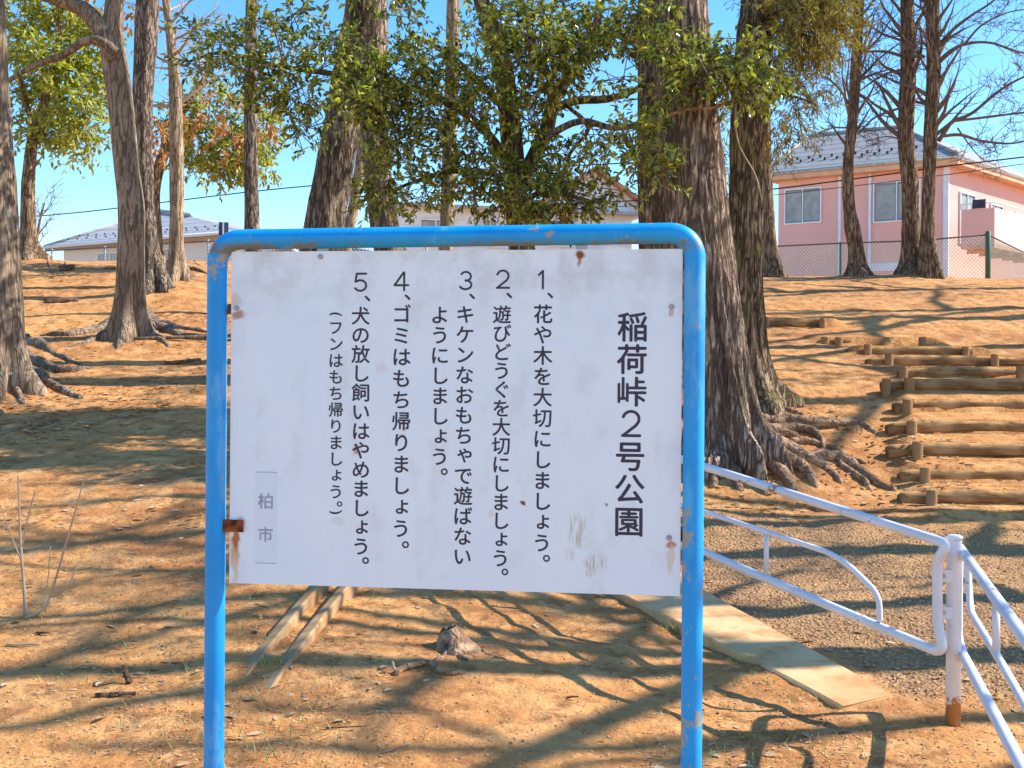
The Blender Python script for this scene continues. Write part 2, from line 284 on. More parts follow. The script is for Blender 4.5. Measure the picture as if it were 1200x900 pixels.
# outlines of the sign lettering: x y in thousandths of the character square
GLY = {'稲': '205025184037176060174366170368166364132291104240084221068218055224023279027299063357106443157576154583150585068586045594037603032619031650035665045678060685166687174692176700174802166806088792061794048806035837033849040864060877213911322947341942367923384903390884396881650918767942841962853962870954907915909896899883833860661826653821669802689755709693719646716634704622661609638611629619623630611685581779583794597810595814494803462798455794480779498751522704549630544611533599482582470586459599436665398747398759406771445790443794412798395806386818373861287835279830279692291687365687380683396669402642400615388594365586283584277572282552380449392441396443398451399544408565416572431577470578482573490566498548499064490039482033466028427029412036404045398068397384392390361361341359322375292416283423278420277408276057271041260029240024209024 576025555037547060546517550540560553579561745564748568752595805700853815868833888836935819946806950794943767922720847568857562907562923558936548944529944072940049932037923031907028880028864031853039846053841072833078661078650073644045630029611024579024 653178837177843189841268837272825273654272648260650181 653369837368843380841459837463825464654463648451650372',
'荷': '189025168037160060158408154410146406096360076355059365028404022416021427031447123535182611221673243716271738273786268794260796088796068800055810047829047860053876064888084893267895273903274942279958291970314976349974369963378942379903388894611894619899621942626958633966654975693975708970720958725942726903732895923893946885957868960845957821946805923796732794726786726739720720708708685702650704629716621736620786615794388796379786378739374724365711344700341693341681345678377687923687942683955673963654964626961611954597946591931586876585867576866123853076829052782037747031650031630037617049600096603115619128747129759135759580755584743585369586353591341603336619334653330654271560266544265057260041248029228024193024 377154356166348189347486356513365521384527661526677521685515694490695252686224677217658211459210450205446178435161416153380153 454306592306597318595424583429454427449416451310',
'峠': '634025613037605060605408603416595421447421420426416424413209408189396178380172361172338180327197322228314234158234149224148166142150136142119134096133076139067146059174059739068764080772096776115776131771140763147747148341154329182330186334187345188931197952205958220963252962267955275946281919281341287329318329324341324736330759341771361776384775404764413743414669415661420658447663600665605677606946613962626972642975677975697967708950710868716857888854909845915837920821920798915782907773892766716763710751712669724664935663950661966651974634975607970587958576935570451570420575415572414564415513420510451515939515958509970498975482975459966434958427942422724421712416710396716385833319903272928252934240935228928213901181888175876176779244728276715279710267709053702037689027673024638024',
'号': '498029470037458049440100446119455127466130533129556125622125638126654131662139673158685189702256706283704293689297236297217301201314197330241451244472232476084476064482053494047509047540055560068570088574915573931568940560947544948525947505940490931482915477377476365475360470338408338400345395790394814386825369827349819295795181773115749076716047677032646027501028 197634176646168669168896174915185927213933798932814927821921831896831669825650814638786632201633 282732708730716735718743718821713833287835279830277821279735',
'公': '845039829053779135767142322113174096158100146111125170127189175232264345365501411579447650462663478663542634552615549595479474424388369309309232306222314219380223466230650238697244699248697256609373604388609404622414665433685433710412783318861209927103928084919071868042849039 107489051533046544049560107617146660201731254818310928322936338940384927405915411903411892370802330732256622193547139492123486111488 892488880496810566720676637798589884585896586907599924642943661945673940685927712880762802824720866669966572969556963540915492896487',
'園': '096025075037066064066888069903076917088925107929899928915923924915933888933064930049923036915029899024857025839033825061814066185066170061162041150029131024100024 173166431164443166446170434197433279431287427290318231232197220198209204179240178252181260197276322329365353398377396380384382283383267388256400250423250548256564263573279580295582708582736573743564749544751427786398793380790369784361727318723310730302786272796263807248806228775196763191751192638257548299537302531291530197518170525165540164810164821166825169825826821830810831556831544827548794556789720788739782751771757751754732747718732709716706560706548700548681556676767675794667802658808638804619794605771597697597232597209601193615188638196661213672228675440677444685444697435706287706267710252724246751256776263782279788439790444798448825443830427831185831174830170826170169 629353642353658363671377665381582380580377585373626354 353459642457650462652470651498646505357507348498349462',
'花': '228025207037199060197376193379185374131324111318096324068347051365046380049392055400131464179517225576260630296693286720284763280771271773084773064777051786044806043841049860060872080878279880284888285939291958302970326976361974382962390942391888396880603878612888613942621962630970646975685975704967714954718939718888724880915878939870946860952841952806946790935779915773724771718763718720712700700689681683646684630689622695613716612763603772404773392767390724386708378697362685382661385650382638309513308057300037287027271024232024 642040603044564055543068522092509131504166503291499302490303416271400269388274380283365310360326365341377353462391494407501414505665512681525691540694579694595689603682612661613486614478619474642483732536829604845611860609872601905564911548907533899523845485755432626366615357613345613166618150634144845146858158865178870248874263884277896284915283954265966252971232967181956131939092915064872044825039646040',
'や': '466059457064449076408217362357319466287533279538271535150475119462103459092462080474056525053540057552068564181606224625236634235646204708152790150802154814162823174830224849246841270806331689341680528751529759525765423855406876408896426915451931470934486927509909611819616810617798607775619773677780743776818751853728881700904665919626927579919521902474878439853414814389751368673359607368560380533391525400520416519455523470533483548489607473661464724469767485788501802521815556813607806626786650759666736674689679634674579663529648462623386587384579386572436459486326560103556088544076490060470058',
'木': '474025453037445060445474443489439492359380285295232242131161100142088140076142051166028193023209025220033230111281179338236394311486365564394615391622380624080626060637052654051693057712068724088730439731445743445935448950455963470973521975542966548958554942554743559732911730931724942712948693947654939637919626615624606622603615632564688486755406821340849317896278960236970224973209967193927149907142888149806211714299640384560494556490554474554057546037533027517024478024',
'を': '517060466063412072341100306125281162275178266224277287309345341382387420435451490482495494482511451525416527377521341510310494263460187373166358146361118380096398088416094435179525236598297697295704287706189707135711119716107728102747102782110802119810139815213808338809347821360899367915377924388930435928456919469899469884454825455818459813486812544816724836737829747814749798748763741747732739697730544714416708407700366622363615365609435620470620505611533600556585569572591540599538824638841642857635869622888572884556872544732490609435605420609271603252591240572234537234517240508248500271503299503361502373498376482369443343416320392291379263376240379217394193423176498164587164697172802184814181825170828158827107819088806078755070661063521059',
'大': '092037072055045088041103045115057127154181217231240251304326357415368439393501410572407579396581076583057594048611047650053669064681084687428689432693436716441767445939449954459967478975521975537972552958558935554884554806543700548689919687939681950669956650955611946594927583599581590579587572616494658410730302798231872173948131960115958096915043903036892035872042802083739133650227618271569349532423509478501485496478469404436334384251326184302160217091119037107033096035',
'切': '361036349043309084304096305107314120408192478287525408550529562658564779552784443785423790412802406818406853414872427882447886927884946874953857952736948708948611945587940427937408932310920205905139884092868072841052810040775035693035664041645053634080626115633131642139665144700141775141785146795158802174815228831396835521839544839615843638845779833784681784673779668747667658647482622367572240564224485119389041377035365035 150184130201108248111263138299144326143576139580131581068566053565041568032576025587016630021646033658127680142688146907153923166932181936217935236924245903248712260708404737420732433720439704444677439658423644260608248600247345252341260341400401416404427400439388451341444322429310260233170185154183',
'に': '170076153084142102125181118236109334109470113521133681164872174885189892244889260884267878273868274857250747227603215494211400216369220365246420260429275431287427310409316400317388255197246154245107240092232083217076174075 591115513130459154422185399228391271390299399353407384418400431407474405494397504380496322497275504263519248540236603223728222810231884243899237909224913209913162905142892133829122747113595114 548692490695462703449712442732442775449794462804478807537800638800661796685800767800849807870798876790881775880728873712860703829695767691552691',
'し': '443056412060345079295110256156236205227236222279222462226501227630230654230853227880235899248909263913318913334907341901351876347786344767339540336513336279345236353220369201404179447168509168556172626191697228739262779301820353837363849363862353901306906295904279897267864227825187755134712110677094576063501055447055',
'ま': '377060338063287076240095222107193138176174168213173260181279205316236342279365357386416390455386475388480400480447475482462488369488201501185508178517172533168572174587180595205605365589470591476603476689466698318703224711205716189723180736176751176782181798188806213815357800470798476810474899478911486920501927552928573919584899581818583807587804642804810823833818847802851786849751842736829726751714591702583697582607587595615593669597825615841611850603857587859572858544853529845520829513728500587490582482585462586396590369595360697321779276864214872205875189870178837129825121810120798125720186677213619244599250594244593189584162568130537098509081459064412059380059 351162423161451169468181481201484217484275480283470288423293349288310276283256273236274209279196299178318169349162',
'ょ': '338044283059244076207107192131181158176189181224200263226291240301279321349339408343435341443345445400441431441693438724446743459753474757517756538747549728546619552606626605759616779611790599796579795548788529775519712511587507552501546490546423550400550334556319650280736229771202794179800166800154769103755094739093728098686135622179576206564208559201557170549135537107513079482060431044392041341044 351142400141420146436158447174452205447240439246420250384250345245314237287218277193279181285170310152349143',
'う': '357060336072315103300135305154326166427185513212603262651306689373702439702470697494679529646557599576552581474577396564279533213509197507185512176525158587160603173619193627252637400671521687607683632677697654743624781579810513819455807369799338753252693191673177599132568118470083361060 673766439789302809283820275837282884295905310912322913380902505886638874704873724866735849737837729798724782712771697765677765',
'遊': '076041059057036088030100030111037125082170163232164509162518154522068523045531037540032556031587035603049619072624228624248619257611265587265302267287271285290306315361339451351556351732349740341745295746271749220712205709193712142765057839050857055872092903107908123904189854252799256802267827287838404841408849383915383931400950447961459958471946517843529839599838626830633837646868671946680962689970700973743964756954764935749876752868931866950858960845964829962798955782942773923769712768700760681720685715693714896713915707940689949673946658927632840548835537836509845500935499954494966482971466971443966427954416939410849410837404835240824205811189798181763169720164689165668174656189644220643232650245665255732258740263740404728410634410607422603420598400597353589275578228564201544181517169494164431165416172408181398220398236408249423256474254482256488263499338504451507470507568498573451572445564436470416377393310362248328197332189345181384161431149486141544137658137681140833145907152939151958140966123955076948060939053923047880043802043779039517039474044396060353076314095244143220148205145180127107044092037080039 604490607488638499736501741509742560746576753587783611788619786622779624673625654630642642634665615676578704572720575739572744450743445732445685446673451669576667591661603650608630605607604494',
'び': '384040345044263070217099187127161158134220122295121326129400146466186568220626276708271713263713123695100695086704080720076771078782088795107803154804271816369832443849462845474833490786486767474755435737404710363665314595270513243435230341230306236263255220277193310171334161380152420153505170556204583228630306659423663572643747627810633825646837689850708852722845730833751743769685784646820572875494923443934423932408892351880344864344839365759473756470756427741322726275697201640127622111537062513055416040388040 825731810738799751745868747884757896790908806903822888858821878775878759868746857739829731 919775901794849907853923868939892947907944917939926927955872981810978794966782939772923773',
'ど': '482064416067334083260114206158179201169224160299165334184388208431244476318539325548323560222771193841197857209869260890275891288884301868383677420613435616708766724765739753766700763681751669498535373455328416306389287357279334273302280256295232317213369189447176572176677184798204814201823193831170827119819100806090779083677070568066544062486063 798728786739723845717860720876736892767903782899798886810868849804864767860751845736818725802726 923767907773895786836884830899831915841928853935880943896939912923959849975814975798966784950774927766',
'ぐ': '634047621057531150476201236406207435189462181482178501193548209570252613511829601923615929626928654909690876696860690841579746353561321533310517306505310494326473599245714139720119714103658051638046 673509661513649525582650582665591679607690630697646693662677721579731556730540718525677509 782560770572704681697700700716712728743742763739776728795700844619851599849583837572802557786558',
'キ': '548064537068527076517100511146483287472341467349451351135296123299111310098369100392107401123408431453447462444490421607416622412626142582123590112603106622099665107686127697302719388735392739393747365876366888373901384909412916447920466913476899501767509753693781779799794794802788814763823720815700802691529645526638527626555490560480568477595481864529880525896509908455901431880419591374583369582353635107628088615077595071552064',
'ケ': '338076277115270127270142283160331189396246435290479357514435533505542552548623544627533628321626260537214478166429150420127425076454064466062478068495121544162594194638233700254743273790291849298892306909322921345920396909410899417888417868376751376743380739907737923724929700927654920638911630896625872628677628665623651513623408613380568283511201437127373079353072341074',
'ン': '193090174107138162136178145193162201220212295232373259488314556356619402683459736515775563825637851681864690880692897681926634933615931599896540839462790406741357666295591242535209455169322118252099197089 412574260706181765166782163798170811209854220860232861248854283830377757456689486658489642483626435578416573',
'な': '482056427068408075368096336127318162309197309228316260331291341304372334408354474374521378591374599376601443593552595591602607615616630620669620685615693608702587699529702505702427708345716338790303869252901224908209906197878150864139849136837141759202716226711220709189694142682123651092626076579060544055486055 488158521156556161572168587180599197605217605263602271595276540285505284459275426256416240411220419189431176447167486159 154255100285090299091318166426204490249576276634281654271659248656174656119660103665094673087689082724086743096756115764217757315763322771326786339845345892356923365931377934427930451917460896435790435782443779459781548803564800577790584775585739581724568708550700408671398665342533264380195271178256158254 868575798623728664669694656704651716652728676767697784708785720781857709907678932658938646938634916595896576884572872574',
'お': '291076263082217099156139125170107197099217091256103306122341152377209424306482308494308634303642295644232640209644146644131648115660108673106720115741135751205745291745306749312763312864308892314915322924338931392932412924422907418845418779419767423763443762583789595789608782616771622720616700595687529672419654414642413579410556412525420521513542572550626550681545755521810487849441869400877365882334877295857232838201814172771138724115654091572078540080525086511103495154500174509181525187603192658204695220725240747263763291769330768357763377749400724424693439658448615452548448478436427423416416414408414252417217413174401131384104361085330075295075 281189291188302191309197312209312322308361302369263346234322207287200267201244222217256196279190 892595794666684736678747678759699798720813732814743810892720935690952673957661956650931607915593896593',
'も': '517060478064408084357114318157294209285240281287281349285384280396189410107429088441079462086513094525107532119532228508287501295503300513312611315642310650193668135680119687107700104712106751114771123779139781236762299753322755326759331782340892345907357919373924396925420920435915443909452888434759439751517749587757603756619749626740632724632708632689626673615660603654540648435648423644419638403509407498470496595506611501619495626474622427615414603406576398525394447394400390392385386334391263403232420208455183486172529168607172669188720216745240767283772314772341763384746423714470679509678521684533704545763556775552790538830486854443873392881353884314870236841181790129720091638068552059521059',
'ち': '420068345071324080315096303146306162314171341179423172533176630197689224718252737279752341748373736396714420697431673443642452576457521452474443427428380405340377302339277306263297248296201312185326181338182349225455241501265587282665275671178675131680115685103697098712100763111780131787217777279773302774307779312802317860326903334913349919388920420909427899431888414790415782420778435777572789767819782814794802799786800751794732786723751711568687395673387661348505349494357495416522501546564554599554677545743524786498806480833447852408858388862357862326849260841236794168728122704109583075494067423067',
'ゃ': '466033451040441053377256338357310416299420197370158357142364130377111420108435111447123459181477252507261513262521251544195634197654205663217670267689287682299669339591355564361559380563498609500615495622423687414697409708412724429743451759470763498749550704577677582658569634572633630640700635763613798589825557836537849501855462849420831369811341791322755300704282669277611277548290525298512306504318500334509380521392533395595379634375677379708390736416744431749455745486729513704530681537611538552525494506408470404462407451471299545080540060529049470032',
'で': '732072673080583107494154422220376302355412364490388564416620457681491716490724474726291706107679088685076697071712067759072775084786123795166796338815646843810854857854878845884837889821889779884763878755857746782745689733625704568659525608491544473490468459468412478353497314521279568240630210716188775182790175798166802146783092763074736071 763469743486680591675607677622688634716645728646743639756626795564820513819498810484782470767468 868513856525794630787650790665802678829689845687862673896622927572934552931537919524888510872511',
'ば': '139060121068112084086209078287078345074369082525094626120794128864139882158892174893209889224884232878240857204665188544180447180349185342189346212400220409232414248412261404279384282369223189211135212092209080197067183060142059 521064494068431085399103369131356150341185336220340252348275367310396339431360501382544386595386619383630388632412625517624595619603611605556605533601509605420605384611371619362634359650360685371704392713486706599706619711624724624821621853626876634885650892704893725884736864730779730728735716747715876731888728897720905697903654897642884630868625814617743612731603734486737466738412743353751345806317841295911241931220932201901150892142876139860145803193763222751227745220736181723146708125677095661086611067572063525063 500170576168599176611184625201635228636275632283622287591292513292478282451263443252438236438220443205466181498170 825747810754799767755880757896767909790920806921818916829903877786874771864758829746 927778911785903794854915857931864940892951907953921946931933978821974802964790950782931777',
'い': '338099306106263130230162215181177252145361129459121540121603117626117775114802122821135831150835197834213829222821234798230751230579239466246408263338283287302255322235341225365223380231396247420283447345462392478406490408505401530377550353555341554326526256498201466156435125408110373098341098 845254828267821283811357795435763544734619705677659751661767673779724797739798759788780759840646888513920388932310927291911275864255849253',
'よ': '334060260071224082185099156123142139119185112228115260123287145326177357220381302405349410435409443412445466441490441603437630437860434888442907455917470921521920537915544909554888550853550736552724556720658722806734829728841716847697846661838642825632810628712621556615550603550513554494554431558392564381665342724313779280854220862209862193845162823131810121794121733174669217595258568267562260562201557181541142516111482085420064377059338059 328166369164400169423181436193447217452260447299431307318308271296244280232268223248223224226213236198252185271176326166',
'ゴ': '755068734080727096724115716121181121158118142123133131125158125201129217139230158237189234704234716235724239726658724669721673236675209671170672150680141693137708137747139763146776158784174788220784736786738790736798681894674915677927689939716951732953743948760931816837820814805790807786825779834771843743839689839178843150842100834080821070806067759067 884808868821799939802954814967841979857982872975884962943868949853946837935824903809888807',
'ミ': '728087640119525152365191174228158235149248149263169314185330201333400295603244681221771189788170787150763100751088732086 697408568447459475248517220525209537205548220595236616252623263624498576665533736509745501750490752478749466729423716412700407 755676646709533736377768291782262794256802251818274876287886302889501854646822747795802775814763818747795689779675759675',
'は': '162072145080135096118174110224102306099396106529125693144802149857155880164896178903232901248896256889264868239743211552203447203365206357213356236408248420260423275420289412302396306380246197239162238107234092224079209072166071 548076517079459095420115392141380158364193359228364263372287391322419349459373525394576398646394654398656431652455647603642611634613501613482616431617412622396629387642383658383693392714412724494718642720648732648845644868650888658897673904728905743900751893760872757837757743759732762728775726903742920732929708927665920650911642872633779624763619759615757513761490766365775356829329864307911273952236957224957213927164915154899150884157826205786234775239771236760189748158728129697103634079595074552075 546178572176611181622185642201658232659275658291642299607304540304494289473271466260461240466217474205505185544178',
'帰': '607025587036578057577330572342498343485338484127475103455091423090404096392107386131386384380393353395338400328408323420320435320548326572338583361589919589940579946572952556952431946412939403919395888393882384882170871135860121849112802098747095732099720110713123705154708174724187739191771192780201780334775341767343685342679330678053671037658027642024611024 111032064071059080058092063103115161153224178291194369203455204939211958224968240971275970296958304931304529301505300435292357276275240178191096136037127032115031 076427043451035462033474049525062587070654075755083775096784107786139780159767168743164661155583135490118443103427092424080425 423443572443577455576494564499423498418486420446 684443845443849447851459850490845498685498679486681446 404618383630375658376673383689404701763703771704776712775732763737439739420750410771414802427818451823763823775829777841775853763858416860396871387892388919400940427948845948860942868936878911878654872634864625837617408617',
'り': '373060352072322119320139330152349162427178513210583254646322674384682412694509690587678650666681655704626741591762560769540768490754443723404683350599325537313474309420312369306349295338279332236330220336213345204373195474195517207669236896248916271925322923338916345907348888325771320739322722396800439833490857521866560870603866642854697819740771771708799611804564806517791388748279694209673188599134517097482083377059',
'犬': '899033805080720145650219583314536404511466505472498463479408436318374228306157220091111034100034086041039096039111049124142173233240308322364416396498413564408572400574068575049586040603039642045661057673076679428681432685436708441759441845445868446946453962466972482975517975542966550954554939554814544689548681923679942673956658960642959603950586931575599574587572584568612486657400726299796228832201876169954131966119968103962087924041903033 818711806718720800642859626876623892630909665939685941716924794866849819884782888767880750841715821710',
'の': '533078512096487135483154490167501176517182564189626208669229697247737283767322779341798388808451808501801548783599760638743659700698634732579743572740546603526521477369446299404231361188318161267149224158209163174185141217103279095302079361074404075447089533135638205724283783302795416838509851544851619841658830736798806745837709873658909564921486921451912377877283829216810195739142658105611091537078 251275283274310293338330368388406494428576456724456732451738392724314682258630220576210556188494183455184388197338208314228289248276',
'放': '474032457045431081423085402060388051338035260035244038227049216076212100217115224124248132318134326139334158347271351447355470355498345507263507251501241369225283192185153111139091101045084035064040021080018092021107069170105244128318140384144439143704135710064710045716036724029739028779037800045806060811234814237818237825200919199939207950220960256971275966294946322880334845328818330814466811482808491802499790503775503747494722486716470711256709250697251615263609423608444599459573462572471579499630533712561798591931599954611966626971665966690954697946699935669802673790939788958782972767975751975724967700946688907686899681873556855494822400778302790278851205903161962124971111973096967084931040915033899037849068804103759149720198712203704199661153624119573080498034478031 437131439127447128482146564203628267651299653306614404579517572530564526529470513455494453466475459474453431453326449302449248436135 712423720422724427760525788646792673790683779687658687646686641681644650665560688482710427',
'飼': '724025708032700041680088678103687119712129829129839139837821833826821827482828466833455845449860449892455907461915486925911924927919936911944884944154940107933088920064903049884040833028786023728024 088053071072054119059135084162093185095658104677123686225689228693227700213743217759236776263785279784288779297767321704330690341687420685439675447658447349440334431326416321377319371314442181463131464111455098427081412076400078383092358146353152345154228106111051092051 196189213193308232310240298267295283299295314314312318205320193315193192 505189485201476224476579482603494615513620739620755615763608772583773310767287755275736269576268570260569220561201540189509188 575369665367677372677518669522654523583523572518572372 197412349411355423353459341464201464192455193415 197552345551355560353592341597201597192587193556 060672041688023724019739024755146851187892246966260973271974302962316954324942324919328911404854456810475790488771771767788759799739799708792689782681763675486677465689455716451718431712416716322800283830267838258833178749142718103686080673064671',
'め': '544068527084501123499139505152517162529166591177638193669205704228736250763282779306801357811431800505789537760583716623665650634658626656622650588548557470534420491341493334508314537283538263513234482211470209459213428244420247341176302154244137205137166150150158119184094224075283070330075380094451120513158573217636221646190751170806172821180833189839244856256854267847279825307716312708318707388736439752478760544769551779557798565853566884574903583911595914630913658905671896678876656771658757724734782702842646885579913498921427913361905326875252827189810172743124677095646083579068560065548067 212248252247279259318289339310358338355349327396298455267526260533242521217484193435176377173334180287192263209249 421443427443434451475537516650517661513664466658408640357616348607353583386505420443',
'柏': '197025176037168060166378162380158375104260088240072238059244024299023310027322061388098474127564154669150677146678068679049685040693033708031743040767059779154781166786168935172954180966193973236975252970260963269942271786283781361779378771388753390712384697377687357680287679278673390486395470391455380441353414334408322412313420279482275486271483269057263041252029232024201024 443029422041414068415767426786447795572798584821615950626963642970681966712955720946725931687810689799700796888795909786919767919064913049899039884035849035824045816057810076802081533082521077515049501033482028447028 524185806185810189812201810385806389794390524388521384519373521189 524494806494810498812509810689806693794695524693521689519677521497',
'市': '470029449041441064441498439509435514256515244514240510238181235166228153217145201141166141150146142153133178133579139603150615170620435622441634439716435720423722068723053728041739036755035786038802045815057823072827450829453833452841411919409939414950427962470977482977494971510954545892572836579829931827946821958810963794964767962751955736946728931723568722556720552717550634556622841620860615870607878579877244873217861189845172825161779149739145661145638153626170611217615232622241642249669246751246763247767252768505763513755515556514552509550498550060542041529031513028474028',
'フ': '302088285096243142234162239181256194318212393244462282529332583387611419646470684544717634729681734716731720720722162723141732130751129802135821146833162838189835794835818828849807864790869771845673808552781486743411712364671314601244541197478157439138388115306087',
'(': '263000244000193000146014105096073185063228051306050353055435072513103603122646150697189755217788252821267827283826304814309802309790276736243669219607196513183408183295188248196189215107243033276000308000313000310000302000287000267000',
'。': '181048150052115067092082067107052131037166031197032232040267060306076327100346154370197375236370267358295342322316334299354248359213354174334123312096287075236052185047 188123220126253146276178283209279236261267232291205299189300166295135275114248106220106201111181125158150136170126185124',
'、': '260060166164049275046287049299074326107351119353131349201289296193345135348123345111328092291062275057263059'}

# ================================================================= GROUND
def soil_material():
    g = G('park soil'); big = g.noise(.55, 5, .6); mid = g.noise(3.3, 5, .6); fin = g.noise(38, 4, .7)
    c = g.mix(g.ramp(big, .35, .66), (.43, .178, .062), (.63, .295, .098))
    c = g.mix(g.ramp(mid, .42, .66, 0, .65), c, (.76, .41, .165))
    c = g.mix(g.ramp(g.noise(6.5, 5, .65), .50, .64, 0, .8), c, (.32, .135, .05))
    c = g.mix(g.ramp(fin, .56, .70, 0, .55), c, (.86, .56, .30))
    c = g.mix(g.ramp(g.noise(55, 3, .7), .60, .70, 0, .7), c, (.27, .12, .05))
    c = g.mix(g.ramp(g.noise(1.3, 4, .7, g.co((1, 3.5, 1))), .58, .7, 0, .35), c, (.36, .22, .10))
    at_ = g.n('Attribute'); at_.attribute_name = 'gravel'; gv = at_.outputs['Fac']
    st = g.vor(46, out='Color'); sep = g.n('SeparateColor'); g.set(sep.inputs[0], st)
    gc = g.mix(sep.outputs[0], (.34, .175, .08), (.62, .355, .175))
    gc = g.mix(g.ramp(g.noise(1.8, 4), .35, .65, 0, .6), gc, (.66, .38, .16))
    gc = g.mix(g.ramp(g.vor(46), .25, .55, 0, .45), gc, (.18, .10, .055))
    col = g.mix(gv, c, gc)
    h = g.math('ADD', g.math('MULTIPLY', g.noise(24, 6, .7), 1.0), g.math('MULTIPLY', g.math('MULTIPLY', g.vor(46), gv), -.9))
    b = g.bump(h, .85, .022); b = g.bump(g.noise(5, 4, .6), .5, .05, b)
    return g.done(col, .96, b, .1)
yf = np.concatenate([[-60, -30, -15, -8, -4, -2, 0, 1, 1.8, 2.4], np.arange(2.8, 17.8, .036)])
yb = [yf[-1]]
while yb[-1] < 60: yb.append(yb[-1] + .05 * (1 + (yb[-1] - 17.8) * .12))
ys = np.concatenate([yf, yb[1:], [75, 100, 150, 250, 400, 700, 890]])
tf = np.linspace(-.50, .50, 760); side = np.array([.53, .57, .62, .7, .8, 1, 1.3, 1.8, 2.6, 4, 6, 10, 20, 45])
ts = np.concatenate([-side[::-1], tf, side])
YY, TT = np.meshgrid(ys, ts, indexing='ij'); XX = TT * (np.clip(YY, 2, 200) + 1.2)
ZZ = gh(XX, YY)
# soil banked a little round the concrete edging and hollows of the stairs
ny, nx = YY.shape
i, j = np.meshgrid(np.arange(ny - 1), np.arange(nx - 1), indexing='ij')
q = np.stack([i * nx + j, i * nx + j + 1, (i + 1) * nx + j + 1, (i + 1) * nx + j], -1).reshape(-1, 4)
gb = MB(); gb.add(np.stack([XX, YY, ZZ], -1), q)
M_SOIL = soil_material()
ground = gb.obj('ground', M_SOIL, kind='structure')
# gravel path: right of the concrete edging up to the foot of the stairs
SLN = hit(1048, 819)[:2]; SLF = hit(825, 704)[:2]        # right edge of the edging near / far
gd = (SLF - SLN) / np.linalg.norm(SLF - SLN)
edge_n = np.array([gd[1], -gd[0]])
def gravel(X, Y):
    d = (X - SLN[0]) * edge_n[0] + (Y - SLN[1]) * edge_n[1] + .12 * fbm(X * 2, Y * 2, 1., 3)
    w = sst((d + .02) / .1)
    near = sst((Y + .15 * fbm(X * 1.5, Y * 1.5, 4., 3) - 5.15) / .35); far = 1 - sst((Y + .5 * fbm(X, Y, 6., 3) - 8.9 + (X - 2.5) * .10) / .9)
    return w * near * far
gat = ground.data.attributes.new('gravel', 'FLOAT', 'POINT'); gat.data.foreach_set('value', gravel(XX, YY).ravel().astype(np.float32))

# ================================================================= NOTICE SIGN
YL, YR = 3.27, 3.117
TL = at(272, 295, YL); TR = at(800, 292, YR); BL = at(270, 682.5, YL); BR = at(796, 699, YR)
EX = TR - TL; EX[2] = 0; BW = np.linalg.norm(EX); EX /= BW
EN = np.array([EX[1], -EX[0], 0.])                      # towards the viewer
zt, zb = (TL[2] + TR[2]) / 2, (BL[2] + BR[2]) / 2
BC = np.array([(TL[0] + TR[0]) / 2, (TL[1] + TR[1]) / 2, (zt + zb) / 2]); BH = zt - zb
def onb(u, v):                                          # point of the sign's plane -> its own coordinates (metres)
    d = pix(u, v, 1.) - CAM; t = ((BC - CAM) @ EN) / (d @ EN); p = CAM + d * t - BC
    return np.array([p @ EX, p[2]])
def lp(x, z, n=0.): return BC + EX * x + np.array([0, 0, z]) + EN * n
SG = thing('park_notice_sign', 'white park rules board in a rounded blue pipe frame, standing nearest the viewer', 'sign', (BC[0], BC[1], float(gh(BC[0], BC[1]))))
def paint(name, base, lo, hi, rust, amt=.60, rough=.35, low=None):
    g = G(name); n = g.noise(3.2, 5, .6); c = g.mix(g.ramp(n, .35, .7), lo, base); c = g.mix(g.ramp(g.noise(14, 4, .6, g.co((1, 1, .3))), .58, .72, 0, .5), c, hi)
    f = g.ramp(g.noise(9, 6, .68), amt, amt + .035); c = g.mix(f, c, rust)
    c = g.mix(g.ramp(g.noise(60, 3), .70, .74, 0, .7), c, (.10, .07, .05))
    return g, c, f
g, c, f = paint('blue pipe paint', (.0, .36, .82), (.0, .28, .70), (.06, .54, .88), (.36, .31, .23), .605)
sx_ = g.n('SeparateXYZ'); g.set(sx_.inputs[0], g.n('NewGeometry').outputs['Normal'])
# algae and worn primer along the underside of the top bar (dirt with a shape of its own)
pz = g.n('SeparateXYZ'); g.set(pz.inputs[0], g.n('TexCoord').outputs['Object'])
zt_tube = onb(530, 277)[1] + BC[2] - parent_base(SG)[2]
und = g.math('MULTIPLY', g.ramp(pz.outputs[2], zt_tube - .010, zt_tube - .022), g.ramp(pz.outputs[2], zt_tube - .05, zt_tube - .04))
und = g.math('MULTIPLY', und, g.ramp(g.noise(9, 5, .7), .42, .62))
c = g.mix(und, c, (.16, .17, .13))
c = g.mix(g.ramp(g.noise(6, 6, .75, g.co((1, 1, .35))), .56, .66, 0, .55), c, (.16, .46, .74))
M_BLUE = g.done(c, g.ramp(g.noise(7), .3, .7, .38, .6), g.bump(g.noise(30, 4), .15, .002), .5)
g, c, f = paint('white pipe paint', (.78, .78, .80), (.66, .66, .70), (.83, .83, .83), (.36, .20, .11), .615)
pz = g.n('SeparateXYZ'); g.set(pz.inputs[0], g.n('TexCoord').outputs['Object'])
c = g.mix(g.ramp(g.math('ADD', pz.outputs[2], g.math('MULTIPLY', g.noise(22, 5, .7), .22)), .225, .205), c, (.40, .17, .055))
c = g.mix(g.ramp(g.noise(5, 5, .7, g.co((1, 1, .5))), .56, .68, 0, .55), c, (.45, .44, .45))
M_WHITE = g.done(c, .42, g.bump(g.noise(40, 4), .2, .002), .4)
g = G('rusty steel'); M_RUST = g.done(g.mix(g.ramp(g.noise(30, 5), .35, .65), (.07, .022, .012), (.33, .10, .03)), .9, g.bump(g.noise(70, 4), .6, .003), .2)
g = G('galvanised steel'); M_GALV = g.done(g.mix(g.noise(20, 4), (.30, .30, .30), (.52, .52, .54)), .45, None, .5, .6)
